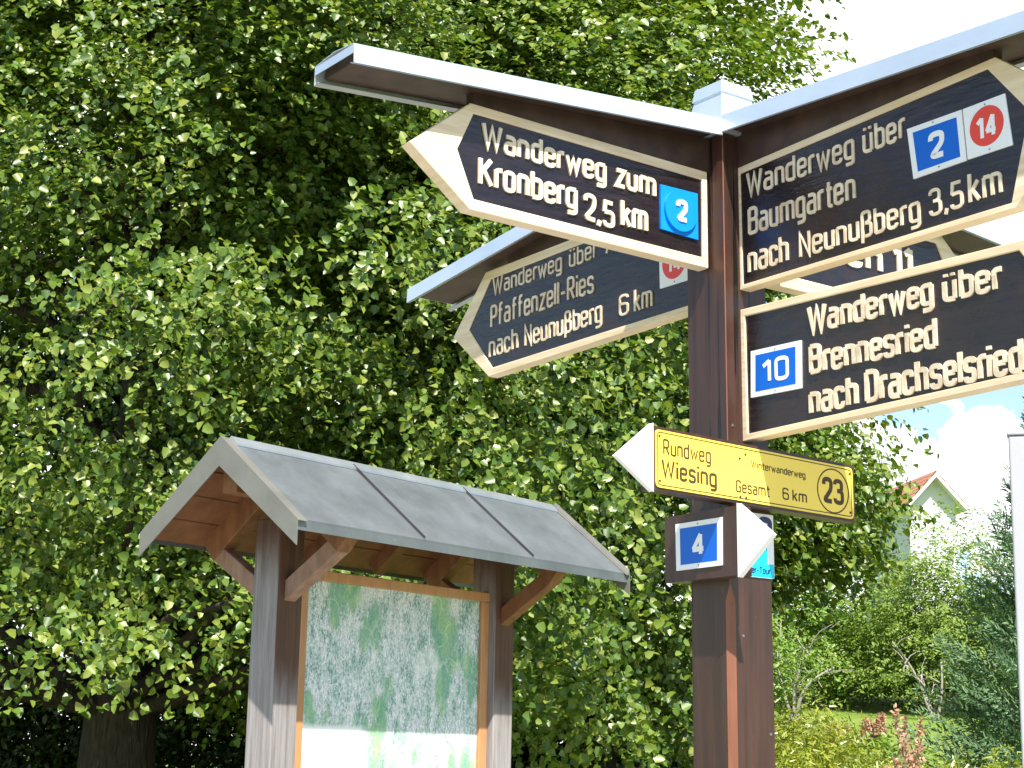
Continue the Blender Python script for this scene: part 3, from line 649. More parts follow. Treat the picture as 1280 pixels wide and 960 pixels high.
# cyan tour plate
t = thing('route_plate', 'small cyan and white plate reading ger-Tour behind the lower white arrow tip', 'sign', tuple(fA(.01, .42, .07)))
mb = MB(); pl = rrect([(-.057, .4235), (.0755, .4235), (.0755, .5805), (-.057, .5805)], .004)
mb.prism(ngon_n(pl, fA, .0705), ngon_n(pl, fA, .0735)); mb.mk('plate', MT['white'], t)
for pl in ([(-.056, .4245), (.0745, .4245), (.0745, .458), (-.056, .458)], [(-.03, .4585), (.052, .4585), (.052, .502), (-.03, .502)], [(-.03, .530), (.030, .530), (.030, .560), (-.03, .560)]):
    mb = MB(); mb.prism(ngon_n(pl, fA, .073), ngon_n(pl, fA, .0739)); mb.mk('cyan_field', MT['cyan'], t)
mb = MB(); text(mb, '10', -.012, .070, .508, .508, .066, .22, fA, .073, .0746, wob=0); mb.mk('lettering', MT['navy'], t)
mb = MB(); text(mb, 'ger-Tour', -.012, .062, .433, .433, .017, .15, fA, .073, .0746, wob=0); mb.mk('lettering', MT['navy'], t)

# ------------------------------------------------------------------ map shelter
KO = np.array([-1.1329, 6.5573, 0]); KT = 0.9199
KV = np.array([math.cos(KT), math.sin(KT), 0]); NV = np.array([KV[1], -KV[0], 0])
def kw(s, m_, z): return KO + KV * s + NV * m_ + np.array([0, 0, z + EYE])
ZE, ZR, HS, KL = .832, 1.177, .426, 2.244
ks = thing('map_shelter', 'timber map shelter with a small zinc gable roof above a green hiking map', 'map shelter', tuple(kw(1.05, 0, -EYE)))
def kbox(s0, s1, m0, m1, z0, z1, i=0, mb=None):
    mb.box8([kw(s0, m0, z0), kw(s0, m1, z0), kw(s1, m1, z0), kw(s1, m0, z0), kw(s0, m0, z1), kw(s0, m1, z1), kw(s1, m1, z1), kw(s1, m0, z1)][:4][::-1] + [kw(s0, m0, z1), kw(s0, m1, z1), kw(s1, m1, z1), kw(s1, m0, z1)][::-1], i)
for s0 in (.28, 1.69):
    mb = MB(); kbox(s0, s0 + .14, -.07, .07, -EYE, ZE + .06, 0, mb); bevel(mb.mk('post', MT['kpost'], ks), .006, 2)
SLOPE = (ZR - ZE) / HS
def zs(m_, d=0.0): return ZR - SLOPE * abs(m_) + d
# zinc sheets, three bays each side
for sd_ in (1, -1):
    rb = MB()
    for s0, s1 in ((0, .748), (.752, 1.494), (1.498, KL)):
        for _ in (0,):
            nseg = 4; V = []; 
            c = []
            for d in (-.006, 0): c += [kw(s0, 0, zs(0, d)), kw(s1, 0, zs(0, d)), kw(s1, sd_ * HS, zs(HS, d)), kw(s0, sd_ * HS, zs(HS, d))]
            rb.box8(c)
    ro = rb.mk('roof_sheet', MT['kroof'], ks)
    for s in (.750, 1.496):
        sm = MB(); sm.bar(kw(s, sd_ * .012, zs(.012, .007)), kw(s, sd_ * (HS - .004), zs(HS - .004, .005)), .0035, .013, tuple(UP)); sm.mk('standing_seam', MT['seam'], ro)
    eb = MB()
    c = []
    for d in (-.042, -.0065):
        c += [kw(0, sd_ * (HS - .004), zs(HS, d)), kw(KL, sd_ * (HS - .004), zs(HS, d)), kw(KL, sd_ * HS, zs(HS, d)), kw(0, sd_ * HS, zs(HS, d))]
    eb.box8(c); eb.mk('eave_trim', MT['kroof'], ro)
# verge fascias (gable ends), ridge cap
for s0, s1, nm in ((-.004, .0, 'near'), (KL, KL + .004, 'far')):
    vb = MB()
    for sd_ in (1, -1):
        H1 = HS + .012
        vb.box8([kw(s0, 0, zs(0, -.112)), kw(s1, 0, zs(0, -.112)), kw(s1, sd_ * H1, zs(H1, -.092)), kw(s0, sd_ * H1, zs(H1, -.092)),
                 kw(s0, 0, zs(0, .006)), kw(s1, 0, zs(0, .006)), kw(s1, sd_ * H1, zs(H1, .006)), kw(s0, sd_ * H1, zs(H1, .006))])
        e0, e1 = (s1, s1 + .05) if nm == 'near' else (s0 - .03, s0)
        vb.box8([kw(e0, 0, zs(0, .001)), kw(e1, 0, zs(0, .001)), kw(e1, sd_ * H1, zs(H1, .001)), kw(e0, sd_ * H1, zs(H1, .001)),
                 kw(e0, 0, zs(0, .0055)), kw(e1, 0, zs(0, .004)), kw(e1, sd_ * H1, zs(H1, .004)), kw(e0, sd_ * H1, zs(H1, .0055))])
        if nm == 'far':
            vb.box8([kw(s0 - .012, 0, zs(0, .006)), kw(s0, 0, zs(0, .006)), kw(s0, sd_ * H1, zs(H1, .006)), kw(s0 - .012, sd_ * H1, zs(H1, .006)),
                     kw(s0 - .006, 0, zs(0, .026)), kw(s0, 0, zs(0, .026)), kw(s0, sd_ * H1, zs(H1, .026)), kw(s0 - .006, sd_ * H1, zs(H1, .026))])
    vb.mk('verge_trim', MT['kverge'], ks)
rb = MB()
for sd_ in (1, -1):
    rb.box8([kw(.05, 0, zs(0, .004)), kw(KL - .03, 0, zs(0, .004)), kw(KL - .03, sd_ * .035, zs(.035, .002)), kw(.05, sd_ * .035, zs(.035, .002)),
             kw(.05, 0, zs(0, .014)), kw(KL - .03, 0, zs(0, .014)), kw(KL - .03, sd_ * .033, zs(.033, .010)), kw(.05, sd_ * .033, zs(.033, .010))])
rb.mk('ridge_cap', MT['zinc_fold'], ks)
# soffit boarding, each slope: five boards along the ridge
for sd_ in (1, -1):
    sb = MB(); nb_ = 4
    for q in range(nb_):
        m0, m1 = HS * q / nb_ + .003, HS * (q + 1) / nb_ - .003
        m1 = min(m1, HS - .008)
        c = []
        for d in (-.032, -.0085): c += [kw(.006, sd_ * m0, zs(m0, d)), kw(KL - .006, sd_ * m0, zs(m0, d)), kw(KL - .006, sd_ * m1, zs(m1, d)), kw(.006, sd_ * m1, zs(m1, d))]
        sb.box8(c)
    sb.mk('soffit_boards', MT['ksoffit'], ks)
# rafters, braces, plates
for s in (.35, 1.76):
    for sd_ in (1, -1):
        mb = MB(); p = kw(s, sd_ * .012, zs(.012, -.085)); q = kw(s, sd_ * (HS - .045), zs(HS - .045, -.085)); mb.bar(p, q, .075, .105, tuple(UP)); bevel(mb.mk('rafter', MT['kwood'], ks), .003, 1)
        mb = MB(); mb.bar(kw(s, sd_ * .045, .59), kw(s, sd_ * (HS - .095), zs(HS - .095, -.135)), .062, .07, tuple(UP)); bevel(mb.mk('brace', MT['kbrace'] if s < 1 else MT['kwood'], ks), .003, 1)
mb = MB(); mb.bar(kw(.06, 0, ZR - .165), kw(KL - .06, 0, ZR - .165), .08, .09, tuple(UP)); mb.mk('ridge_beam', MT['kwood'], ks)
for s in (.92, 1.36):
    mb = MB(); mb.bar(kw(s, -.012, zs(.012, -.062)), kw(s, -(HS - .045), zs(HS - .045, -.062)), .06, .058, tuple(UP)); mb.mk('rafter', MT['kwood'], ks)
# map frame + panel
F0, F1, FT, FBz = .4205, 1.6895, .709, -.72
fb = MB(); fw = .062; zt_ = .709
kbox(F0, F0 + fw + .012, -.012, .034, FBz, zt_ - .0425, 0, fb); kbox(F1 - fw + .006, F1, -.012, .034, FBz, zt_ - .0425, 0, fb)
kbox(F0, F1, -.012, .036, zt_ - .042, zt_, 0, fb); kbox(F0, F1, -.012, .036, FBz - .05, FBz - .0005, 0, fb)
bevel(fb.mk('map_frame', MT['kframe'], ks), .003, 1)
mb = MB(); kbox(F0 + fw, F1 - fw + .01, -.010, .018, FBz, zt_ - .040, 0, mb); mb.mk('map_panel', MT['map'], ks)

# ------------------------------------------------------------------ foliage helpers
def nrm(a): return a / np.maximum(np.linalg.norm(a, axis=-1, keepdims=True), 1e-9)
LEAF = {   # across, along, lift
 'heart': (np.array([[0, 0, 0], [.46, .18, .13], [.36, .68, .10], [0, 1.08, -.05], [-.36, .68, .10], [-.46, .18, .13]]), [(0, 1, 2, 3), (0, 3, 4, 5)]),
 'oval': (np.array([[0, 0, 0], [.26, .35, .08], [.2, .75, .06], [0, 1.05, -.03], [-.2, .75, .06], [-.26, .35, .08]]), [(0, 1, 2, 3), (0, 3, 4, 5)]),
 'blade': (np.array([[-.12, 0, 0], [.12, 0, 0], [.09, .6, .03], [0, 1, 0], [-.09, .6, .03]]), [(0, 1, 2, 3, 4)]),
}
def leaves(name, P, Nn, T, S, shape, material, parent):
    tpl, fc = LEAF[shape]; n = len(P)
    T = nrm(T - (T * Nn).sum(1, keepdims=True) * Nn); B = np.cross(T, Nn)
    V = P[:, None] + S[:, None, None] * (tpl[None, :, 0:1] * B[:, None] + tpl[None, :, 1:2] * T[:, None] + tpl[None, :, 2:3] * Nn[:, None])
    V = (V - np.array(BASE[parent])).reshape(-1, 3)
    k = len(tpl); L = len(fc[0]); F = np.array(fc)[None] + (np.arange(n) * k)[:, None, None]
    F = F.reshape(-1, L)
    me = bpy.data.meshes.new(name)
    me.vertices.add(len(V)); me.vertices.foreach_set('co', V.astype(np.float32).ravel())
    me.loops.add(F.size); me.loops.foreach_set('vertex_index', F.astype(np.int32).ravel())
    me.polygons.add(len(F)); me.polygons.foreach_set('loop_start', np.arange(0, F.size, L, dtype=np.int32))
    try: me.polygons.foreach_set('loop_total', np.full(len(F), L, dtype=np.int32))
    except Exception: pass
    me.materials.append(material); me.update(calc_edges=True); me.validate()
    o = bpy.data.objects.new(name, me); COL.objects.link(o); o.parent = parent; BASE[o] = BASE[parent]
    return o
def rdir(n): return nrm(rng.normal(size=(n, 3)))
def twig_leaves(centres, outward, radii, twigs, per, tl, size, updir=.75, outw=.55, rnd=.55, droop=.35):
    """sprays of leaves: every pad centre gets twigs, every twig carries leaves along it"""
    n = len(centres)
    ci = np.repeat(np.arange(n), twigs); m_ = len(ci)
    d = rdir(m_); d[:, 2] *= .48
    rr = rng.random(m_) ** (1 / 2.2)
    base = centres[ci] + d * rr[:, None] * radii[ci][:, None]
    td = nrm(outward[ci] * .8 + d * .7 + rdir(m_) * .5 + np.array([0, 0, -.1]))
    ti = np.repeat(np.arange(m_), per); q = len(ti)
    t_ = np.tile(np.linspace(0.05, 1, per), m_) + rng.normal(size=q) * .04
    side = np.where(np.tile(np.arange(per) % 2, m_) == 0, 1.0, -1.0)[:, None]
    sag = -droop * (t_ ** 2)[:, None] * tl * np.array([0, 0, 1.0])
    P = base[ti] + td[ti] * (t_ * tl)[:, None] + sag + rng.normal(size=(q, 3)) * .012
    Nn = nrm(np.array([0, 0, updir]) + outward[ci][ti] * outw + rdir(q) * rnd)
    lat = nrm(np.cross(td[ti], Nn)) * side
    T = nrm(td[ti] * .6 + lat * .8 + rdir(q) * .3 + np.array([0, 0, -.35]))
    S = size * rng.uniform(.5, 1.28, q)
    return P, Nn, T, S
def branch(mb, p, q, r0, r1, bend=.12, n=5, sides=6):
    p, q = np.array(p, float), np.array(q, float); L = np.linalg.norm(q - p); o = rng.normal(size=3) * bend * L; o[2] = abs(o[2])
    pts = []; rad = []
    for t in np.linspace(0, 1, n):
        pts.append(p + (q - p) * t + o * math.sin(math.pi * t)); rad.append(r0 + (r1 - r0) * t)
    mb.tube(pts, rad, sides)

# ------------------------------------------------------------------ the two lindens
def linden(label, base, cen, rad, r_trunk, npads, nback, twigs, per, zmin, keep=None, leaf=.078, seed=1, extra=()):
    global rng
    rng = np.random.default_rng(seed)
    t = thing('linden_tree', label, 'tree', base, 'linden trees behind the map shelter')
    cen, rad = np.array(cen), np.array(rad); base = np.array(base)
    C = []; tries = 0
    want = [npads, nback]
    for front in (1, 0):
        got = 0
        while got < want[1 - front] and tries < 60000:
            tries += 1
            d = rdir(1)[0]
            if (front and d[1] > .25) or (not front and d[1] <= .25): continue
            f = rng.uniform(.86, 1.04) if rng.random() < .5 else rng.uniform(.4, .8)
            lump = 1 + .17 * math.sin(3.1 * d[0] + 2.3 * d[2] + seed) * math.cos(4.3 * d[2] - 1.7 * d[0] + seed * 2)
            if d[2] < 0:                       # bell shaped below the middle: the skirt hangs as far out as the belly
                hxy = d[:2] / max(np.linalg.norm(d[:2]), 1e-3); q_ = np.array([hxy[0] * (1 + .06 * -d[2]), hxy[1] * (1 + .06 * -d[2]), d[2] / f])
            else: q_ = d
            p = cen + q_ * rad * f * np.array([lump, lump, 1])
            if (p[0] / p[1] < -.40 or (p[2] - EYE) / p[1] > .60) and rng.random() < .8: continue
            if p[2] < zmin + .3 * rng.random(): continue
            void = math.sin(2.9 * p[0] + 1.3 * p[2] + seed) + math.sin(3.3 * p[2] - 1.1 * p[0] + 1.7 * seed) + .8 * math.sin(2.2 * p[1] + 2.1 * p[0])
            if p[2] > 4.0 and p[0] / p[1] < -.12: void += .7
            if p[2] > 3.2 and f > .66 and void < .1: continue                 # dark pockets between the leafy boughs
            if keep is not None and not keep(p, f): continue
            C.append(p); got += 1
    C = np.array(C + list(extra))
    out = nrm((C - cen) / rad)
    R = rng.uniform(.34, .78, len(C))
    P, Nn, T, S = twig_leaves(C, out, R, twigs, per, .36, leaf, .80, .60, .72)
    ok = P[:, 2] > zmin - .25
    leaves('crown', P[ok], Nn[ok], T[ok], S[ok], 'heart', MT['linden'], t)
    # trunk and limbs
    mb = MB(); top = np.array([cen[0] * .6 + base[0] * .4, cen[1] * .6 + base[1] * .4, cen[2] + rad[2] * .35])
    pts, rr = [], []
    for q in np.linspace(0, 1, 10):
        pts.append(base + (top - base) * q + np.array([.12 * math.sin(5 * q), .1 * math.cos(4 * q), 0]) * q); rr.append(r_trunk * (1 - .75 * q) * (1 + .45 * math.exp(-q * 26)))
    pts[0] = base - np.array([0, 0, .15])
    mb.tube(pts, rr, 16); mb.mk('trunk', MT['bark'], t, smooth=True)
    lb = MB()
    for p in C[rng.permutation(len(C))[:110]]:
        zq = np.clip(p[2] - rng.uniform(.5, 1.8), base[2] + 1.8, top[2] - .2); q = (zq - base[2]) / (top[2] - base[2]); s = base + (top - base) * q
        L = np.linalg.norm(p - s)
        branch(lb, s, p + out[0] * 0, min(.065, .012 * L + .008) * (1.3 - .6 * q), .008, .08, 6, 6)
    lb.mk('branches', MT['bark'], t, smooth=True)
    return t
linden('huge linden tree at the left with a thick dark trunk and low hanging crown', (-2.93, 13.0, 0.0), (-2.9, 13.7, 6.1), (5.5, 4.8, 5.7), .33, 560, 240, 50, 10, 2.0, leaf=.050, seed=3, keep=lambda p, f: p[0] / p[1] < .03 and p[1] > 9.3 and not (-.22 < p[0] / p[1] < -.15 and p[2] < 2.75 and p[1] < 12))
linden('second linden tree behind the signpost, its bright crown ending at the sky on the right', (0.75, 14.6, 0.0), (0.35, 14.0, 4.9), (2.85, 3.2, 5.2), .24, 330, 80, 44, 10, 1.7, leaf=.055, seed=11, keep=lambda p, f: p[2] > (3.2 if p[0] > 1.5 else 1.9) and p[0] / p[1] < (.150 if p[2] > 4.9 else .190) and p[0] / p[1] > -.16, extra=[np.array(q) for q in np.random.default_rng(5).uniform((1.9, 12.9, 3.15), (2.42, 14, 4.4), (22, 3))] + [np.array(q) for q in np.random.default_rng(6).uniform((2.15, 12.9, 3.25), (2.42, 14, 3.85), (8, 3))])

def back_tree(label, base, cen, rad, n, leaf, zmin, seed):
    global rng
    rng = np.random.default_rng(seed)
    t = thing('dark_tree', label, 'tree', base, 'dark trees behind the lindens'); base = np.array(base); cen, rad = np.array(cen), np.array(rad)
    d = rdir(n); d[:, 1] = -np.abs(d[:, 1]); C = cen + d * rad * rng.uniform(.55, 1, (n, 1)); C = C[C[:, 2] > zmin]; d = nrm((C - cen) / rad)
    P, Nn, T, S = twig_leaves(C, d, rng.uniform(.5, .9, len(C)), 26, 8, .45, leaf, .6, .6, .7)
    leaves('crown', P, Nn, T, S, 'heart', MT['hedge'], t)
    mb = MB(); mb.tube([base - np.array([0, 0, .1]), base + (cen - base) * .5, cen + np.array([0, 0, rad[2] * .6])], [.28, .2, .03], 10); mb.mk('trunk', MT['bark'], t, smooth=True)
    lb = MB()
    for p in C[rng.permutation(len(C))[:40]]:
        q = rng.uniform(.45, .9); s_ = base + (cen + np.array([0, 0, rad[2] * .6]) - base) * q; branch(lb, s_, p, .05, .01, .06, 5, 5)
    lb.mk('branches', MT['bark'], t, smooth=True)
back_tree('dark tree behind the big left linden, showing only through its gaps', (-4.6, 20.5, 0), (-4.6, 20.5, 6.6), (3.6, 2.6, 5.6), 420, .10, 3.1, 81)
back_tree('dark tree behind the gap between the two lindens, above the map shelter', (-.9, 21, 0), (-.9, 21, 6.6), (3.2, 2.6, 5.8), 420, .10, 3.0, 82)

# ------------------------------------------------------------------ hedge, shrubs, garden
def shrub(name, label, cat, base, rad, n_pads, twigs, per, size, shape, material, pad=.4, tl=.3, stems=6, group=None, seed=1, zlow=.1, updir=.7, rnd=.6, stemmat='twig', droop=.3):
    global rng
    rng = np.random.default_rng(seed)
    t = thing(name, label, cat, base, group); b = np.array(base); rad = np.array(rad)
    d = rdir(n_pads); d[:, 2] = np.abs(d[:, 2]) if zlow >= 0 else d[:, 2]
    f = rng.uniform(.45, 1, n_pads)[:, None]
    C = b + np.array([0, 0, rad[2] * zlow]) + d * rad * f
    C[:, 2] = np.maximum(C[:, 2], b[2] + .08)
    P, Nn, T, S = twig_leaves(C, nrm(d * np.array([1, 1, .7])), np.full(n_pads, pad), twigs, per, tl, size, updir, .5, rnd, droop)
    leaves('foliage', P, Nn, T, S, shape, material, t)
    if stems:
        mb = MB()
        for p in C[rng.permutation(n_pads)[:stems]]:
            branch(mb, b + np.array([rng.normal() * .08, rng.normal() * .08, -.05]), p, .03, .008, .1, 6, 6)
        mb.mk('stems', MT[stemmat], t, smooth=True)
    return t
# long shaded hedge behind the trees
rng = np.random.default_rng(21)
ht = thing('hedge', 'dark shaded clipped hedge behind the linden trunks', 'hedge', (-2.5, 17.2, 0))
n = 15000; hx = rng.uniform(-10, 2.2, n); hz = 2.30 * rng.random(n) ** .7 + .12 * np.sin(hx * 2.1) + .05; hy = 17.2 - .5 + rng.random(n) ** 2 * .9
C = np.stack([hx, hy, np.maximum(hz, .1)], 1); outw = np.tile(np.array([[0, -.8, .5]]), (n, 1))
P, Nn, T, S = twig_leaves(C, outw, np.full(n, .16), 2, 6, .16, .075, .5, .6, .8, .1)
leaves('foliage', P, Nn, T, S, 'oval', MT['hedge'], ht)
mb = MB()
for x in np.arange(-9.8, 2.2, .55): branch(mb, (x, 17.3, -.05), (x + rng.normal() * .1, 17.2, 1.9), .035, .012, .03, 4, 6)
mb.mk('stems', MT['bark'], ht)

gz = lambda x, y: float(ground_z(x, y))
def onz(x, y): return (x, y, gz(x, y))
shrub('willow_shrub', 'tall pale green loose shrub in front of the white house gable', 'shrub', onz(7.25, 29), (1.5, 1.3, 3.1), 270, 16, 9, .062, 'oval', MT['willow'], .42, .34, 8, seed=31, zlow=.15)
shrub('garden_shrub', 'bright green bushy shrub at the far edge of the lawn, left one', 'shrub', onz(4.7, 30), (1.5, 1.0, 2.9), 130, 16, 9, .085, 'oval', MT['bright'], .5, .36, 6, 'shrubs beyond the lawn', 32)
shrub('garden_shrub', 'bright green bushy shrub at the far edge of the lawn, beside the pale tall shrub', 'shrub', onz(6.6, 31.5), (1.5, 1.0, 2.2), 110, 16, 9, .085, 'oval', MT['bright'], .5, .36, 6, 'shrubs beyond the lawn', 33)
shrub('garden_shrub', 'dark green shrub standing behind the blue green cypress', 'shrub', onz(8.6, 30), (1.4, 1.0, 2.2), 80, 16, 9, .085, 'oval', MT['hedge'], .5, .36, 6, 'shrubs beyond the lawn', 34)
shrub('garden_shrub', 'green shrub right beside the brown signpost, half hidden by it', 'shrub', onz(2.9, 24.5), (1.0, .9, 1.7), 80, 16, 9, .075, 'oval', MT['bright'], .45, .34, 6, 'shrubs beyond the lawn', 35)
# golden low shrubs on the bank
for k, (x, y, r, h, lab) in enumerate(((2.2, 12.6, .64, .60, 'low yellow green heather like shrub right beside the signpost'), (3.0, 12.8, .5, .10, 'low yellow green shrub in front of the lawn strip'), (1.95, 11.4, .5, .5, 'low green shrub at the bottom edge, partly behind the signpost'),
                                   (2.75, 11.3, .45, .26, 'low green shrub among the faded plumes at the bottom edge'), (3.3, 11.4, .45, .42, 'small yellow green shrub under the cypress at the bottom right'))):
    shrub('low_shrub', lab, 'shrub', onz(x, y), (r, r * .9, h), 110, 22, 9, .05, 'blade', MT['gold'] if k in (0, 1, 2, 4) else MT['bright'], .22, .24, 0, 'low shrubs on the garden bank', 40 + k, zlow=.1, updir=.25, rnd=.9, droop=-.2)
# gnarled little tree with a pale bent branch, and a bare one by the post
def bare(name, label, base, tips, seed, r=.04, leafy=0):
    global rng
    rng = np.random.default_rng(seed)
    t = thing(name, label, 'shrub', base); mb = MB(); b = np.array(base)
    for q in tips:
        tip = b + np.array(q); branch(mb, b + np.array([0, 0, -.05]), tip, r, .012, .10, 7, 7)
        for _ in range(4):
            s = b + np.array(q) * rng.uniform(.45, .95); branch(mb, s, s + rdir(1)[0] * .35 + np.array([0, 0, .2]), .012, .004, .1, 4, 5)
    mb.mk('stems', MT['twig'], t, smooth=True)
    if leafy:
        C = b + np.array(tips)[rng.integers(0, len(tips), leafy)] * rng.uniform(.7, 1.15, (leafy, 1)) + rng.normal(size=(leafy, 3)) * .22
        P, Nn, T, S = twig_leaves(C, rdir(leafy), np.full(leafy, .2), 5, 6, .22, .06)
        leaves('foliage', P, Nn, T, S, 'oval', MT['willow'], t)
bare('small_tree', 'small gnarled grey stemmed tree right beside the signpost in front of green shrubs', onz(4.02, 24), [(-.25, 0, 1.0), (.25, .1, 1.1), (.55, 0, .8), (.02, 0, .7)], 51, .030, 34)
bare('bent_branch_shrub', 'shrub with one pale bent bare branch reaching over the lawn', onz(6.72, 27), [(-.22, 0, .7), (-.66, 0, 1.2), (.1, 0, .9)], 52, .028, 16)
bare('bare_shrub', 'small bare grey twigged shrub in the shade left of the signpost', (1.50, 15.6, 0), [(-.1, 0, 2.0), (.12, 0, 2.3), (-.05, .1, 1.8)], 53, .03, 0)

# cypress
def cypress(label, base, h, r, seed, n=900):
    global rng
    rng = np.random.default_rng(seed)
    t = thing('cypress_tree', label, 'tree', base); b = np.array(base)
    mb = MB(); mb.tube([b + np.array([0, 0, -.1]), b + np.array([0, 0, h * .5]), b + np.array([0.02, 0, h * .97])], [.07, .045, .008], 8); mb.mk('trunk', MT['bark'], t)
    z = h * (rng.random(n) ** 1.25) * .98; az = rng.uniform(0, 2 * math.pi, n)
    rr = r * (1 - z / h) ** 1.2 * rng.uniform(.45, 1.12, n) + .05
    tip = np.stack([np.cos(az) * rr, np.sin(az) * rr, z + .16 + .1 * rng.random(n)], 1) + b
    root = np.stack([np.cos(az) * rr * .55, np.sin(az) * rr * .55, z - .05], 1) + b
    ax = nrm(tip - root); k = 70
    i = np.repeat(np.arange(n), k); q = np.tile(np.linspace(0, 1, k), n) + rng.normal(size=n * k) * .02
    sidev = nrm(np.cross(ax, rdir(n)))
    sg = np.where(np.tile(np.arange(k) % 2, n) == 0, 1., -1.)[:, None]
    P = root[i] + (tip - root)[i] * q[:, None] + sidev[i] * sg * (rng.random((n * k, 1)) * .10 * (1 - .8 * np.clip(q, 0, 1))[:, None])
    T = nrm(ax[i] * .9 + sidev[i] * sg * .6 + rdir(n * k) * .25); Nn = nrm(np.cross(T, sidev[i]) + rdir(n * k) * .4)
    leaves('foliage', P, Nn, T, .056 * rng.uniform(.6, 1.2, n * k), 'blade', MT['cypress'], t)
cypress('feathery blue green cypress at the right edge behind the white post', onz(4.50, 13.6), 3.75, 1.45, 61, 1250)

# faded plume plants
def plume_plant(x, y, h, n, seed, label):
    global rng
    rng = np.random.default_rng(seed)
    t = thing('plume_plant', label, 'plant', onz(x, y), 'faded astilbe plumes in the garden'); b = np.array(onz(x, y))
    P = []; T = []; mb = MB()
    for _ in range(n):
        tip = b + np.array([rng.normal() * .11, rng.normal() * .10, h * rng.uniform(.75, 1.1)]); root = b + np.array([rng.normal() * .05, rng.normal() * .05, 0])
        mb.tube([root, (root + tip) / 2 + np.array([0, 0, .05]), tip], [.005, .004, .002], 5)
        m_ = 150; q = rng.uniform(.55, 1.0, m_); w = .026 * (1.05 - q) / .5 + .003
        p = root + (tip - root) * q[:, None] + rng.normal(size=(m_, 3)) * w[:, None] * np.array([1, 1, .6]); P.append(p); T.append(nrm(rdir(m_) + np.array([0, 0, .6])))
    mb.mk('stalks', MT['twig'], t)
    P = np.concatenate(P); T = np.concatenate(T)
    leaves('plumes', P, rdir(len(P)), T, rng.uniform(.02, .04, len(P)), 'oval', MT['plume'], t)
    m_ = 260; P = b + np.stack([rng.normal(size=m_) * .2, rng.normal(size=m_) * .15, rng.uniform(.05, h * .6, m_)], 1)
    leaves('foliage', P, nrm(rdir(m_) + np.array([0, 0, 1])), rdir(m_), rng.uniform(.05, .09, m_), 'oval', MT['bright'], t)
for k, a_ in enumerate(((2.36, 10.9, .80, 3, 'faded orange plumes at the bottom edge, left clump of the near pair'), (2.62, 11.3, .93, 3, 'faded orange plumes at the bottom edge, taller right clump of the near pair'),
                     (3.45, 17.0, .42, 4, 'small pinkish plumes in front of the lawn, left of the bright strip'), (3.72, 17.2, .46, 5, 'brownish plumes at the near edge of the lawn strip'), (3.15, 16.8, .36, 3, 'pale pink flower clump left of the lawn plumes'), (2.98, 11.4, .55, 3, 'orange dead sprigs low in front of the cypress'))):
    plume_plant(a_[0], a_[1], a_[2], a_[3], 70 + k, a_[4])

# ------------------------------------------------------------------ house
hs = thing('house', 'white rendered house gable with orange tiled roof far behind the trees', 'house', (20.3, 80, gz(20.3, 80)))
apex = np.array([20.27, 80.0, 13.44 + EYE]); ga = math.radians(-38)
hx_ = np.array([math.cos(ga) * 1.0, -math.sin(ga) * -1.0, 0]); hx_ = np.array([math.cos(math.radians(8)), math.sin(math.radians(8)), 0])   # along the gable, to the right and away
hy_ = np.array([-hx_[1], hx_[0], 0])                                                                       # along the ridge, to the back left
z0 = gz(20.3, 80) - 1; HWd = 1.6; drop = 1.7
def hp(u, v, z): return apex + hx_ * u + hy_ * v + np.array([0, 0, z])
ze = -drop; zb = z0 - apex[2]
mb = MB(); w = HWd - .45; zc = -(drop / HWd) * w - .12
mb.prism([hp(-w, .6, zb), hp(w, .6, zb), hp(w, .6, zc), hp(0, .6, -.16), hp(-w, .6, zc)], [hp(-w, 7, zb), hp(w, 7, zb), hp(w, 7, zc), hp(0, 7, -.16), hp(-w, 7, zc)])
hw_ = mb.mk('wall', MT['render'], hs)
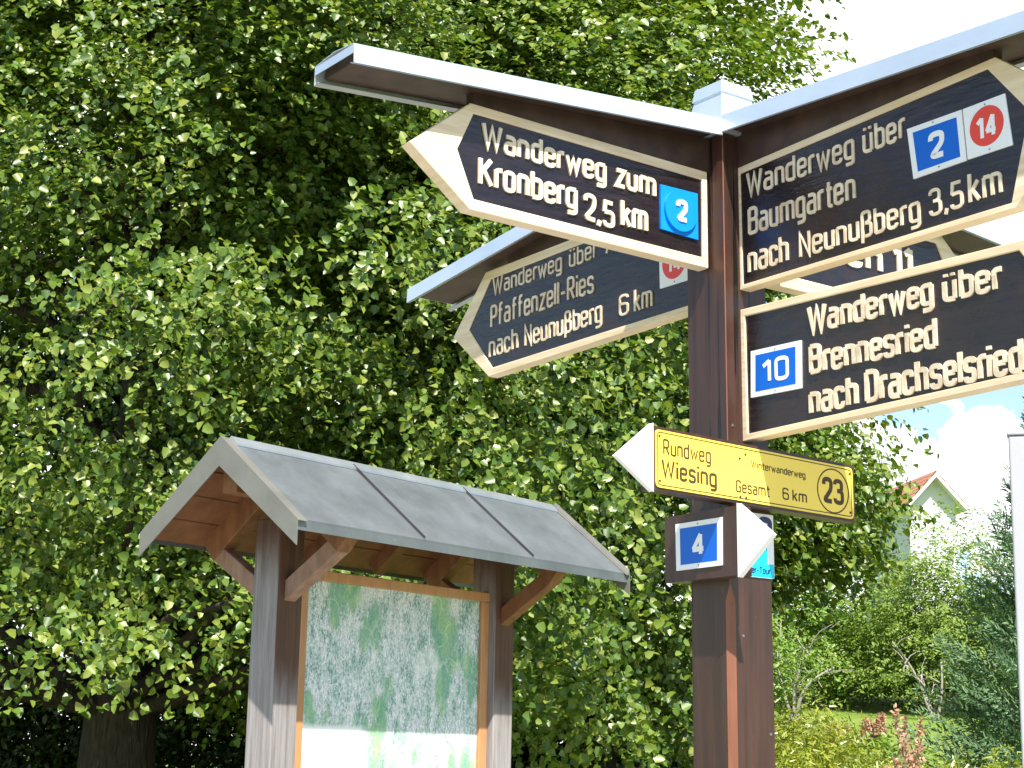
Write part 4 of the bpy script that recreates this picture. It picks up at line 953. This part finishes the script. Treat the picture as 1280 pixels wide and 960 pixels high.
for sd_ in (-1, 1):
    c = []
    for d in (-.10, 0): c += [hp(0, 0, d), hp(0, 7.3, d), hp(sd_ * HWd, 7.3, ze + d), hp(sd_ * HWd, 0, ze + d)]
    mb = MB(); mb.box8(c); ro = mb.mk('roof', MT['tile'], hs)
    uv = ro.data.uv_layers.new(name='uv')
    for lp in ro.data.loops:
        v = Vector(ro.data.vertices[lp.vertex_index].co) + BASE[hs] - Vector(apex); uv.data[lp.index].uv = (v.dot(Vector(hy_)), v.dot(Vector(hx_)) * 1.4)
    c = []
    for d in (-.30, -.102): c += [hp(0, -.04, d), hp(0, .02, d), hp(sd_ * HWd, .02, ze + d), hp(sd_ * HWd, -.04, ze + d)]
    mb = MB(); mb.box8(c); mb.mk('bargeboard', MT['woodwhite'], ro)
    c = []
    for d in (-.16, -.104): c += [hp(0, .03, d), hp(0, 7.2, d), hp(sd_ * (HWd - .03), 7.2, ze + d), hp(sd_ * (HWd - .03), .03, ze + d)]
    mb = MB(); mb.box8(c); mb.mk('soffit', MT['woodwhite'], ro)

# ------------------------------------------------------------------ pale post at the right edge
t = thing('pale_post', 'plain pale grey painted metal post cut off by the right edge of the picture', 'post', (1.90, 6.03, 0))
mb = MB()
def pp(x, y, z): return (x, y, z)
def pr_(p):
    c, q = math.cos(-.31), math.sin(-.31); x, y = p[0] - 1.783, p[1] - 6.0
    return (1.783 + x * c - y * q, 6.0 + x * q + y * c, p[2])
def ppost(x0, x1, y0, y1, z0, z1, mb): mb.box8([pr_(v) for v in [(x0, y0, z0), (x1, y0, z0), (x1, y1, z0), (x0, y1, z0), (x0, y0, z1), (x1, y0, z1), (x1, y1, z1), (x0, y1, z1)]])
ppost(1.783, 2.02, 6.0, 6.06, 0.012, 2.74, mb); bevel(mb.mk('shaft', MT['pylon'], t), .008, 3)
mb = MB(); ppost(1.778, 2.025, 5.995, 6.065, 2.7405, 2.755, mb); bevel(mb.mk('cap', MT['pylon'], t), .004, 2)
mb = MB(); ppost(1.72, 2.08, 5.93, 6.13, 0.002, 0.012, mb); mb.mk('base_plate', MT['steel'], t)
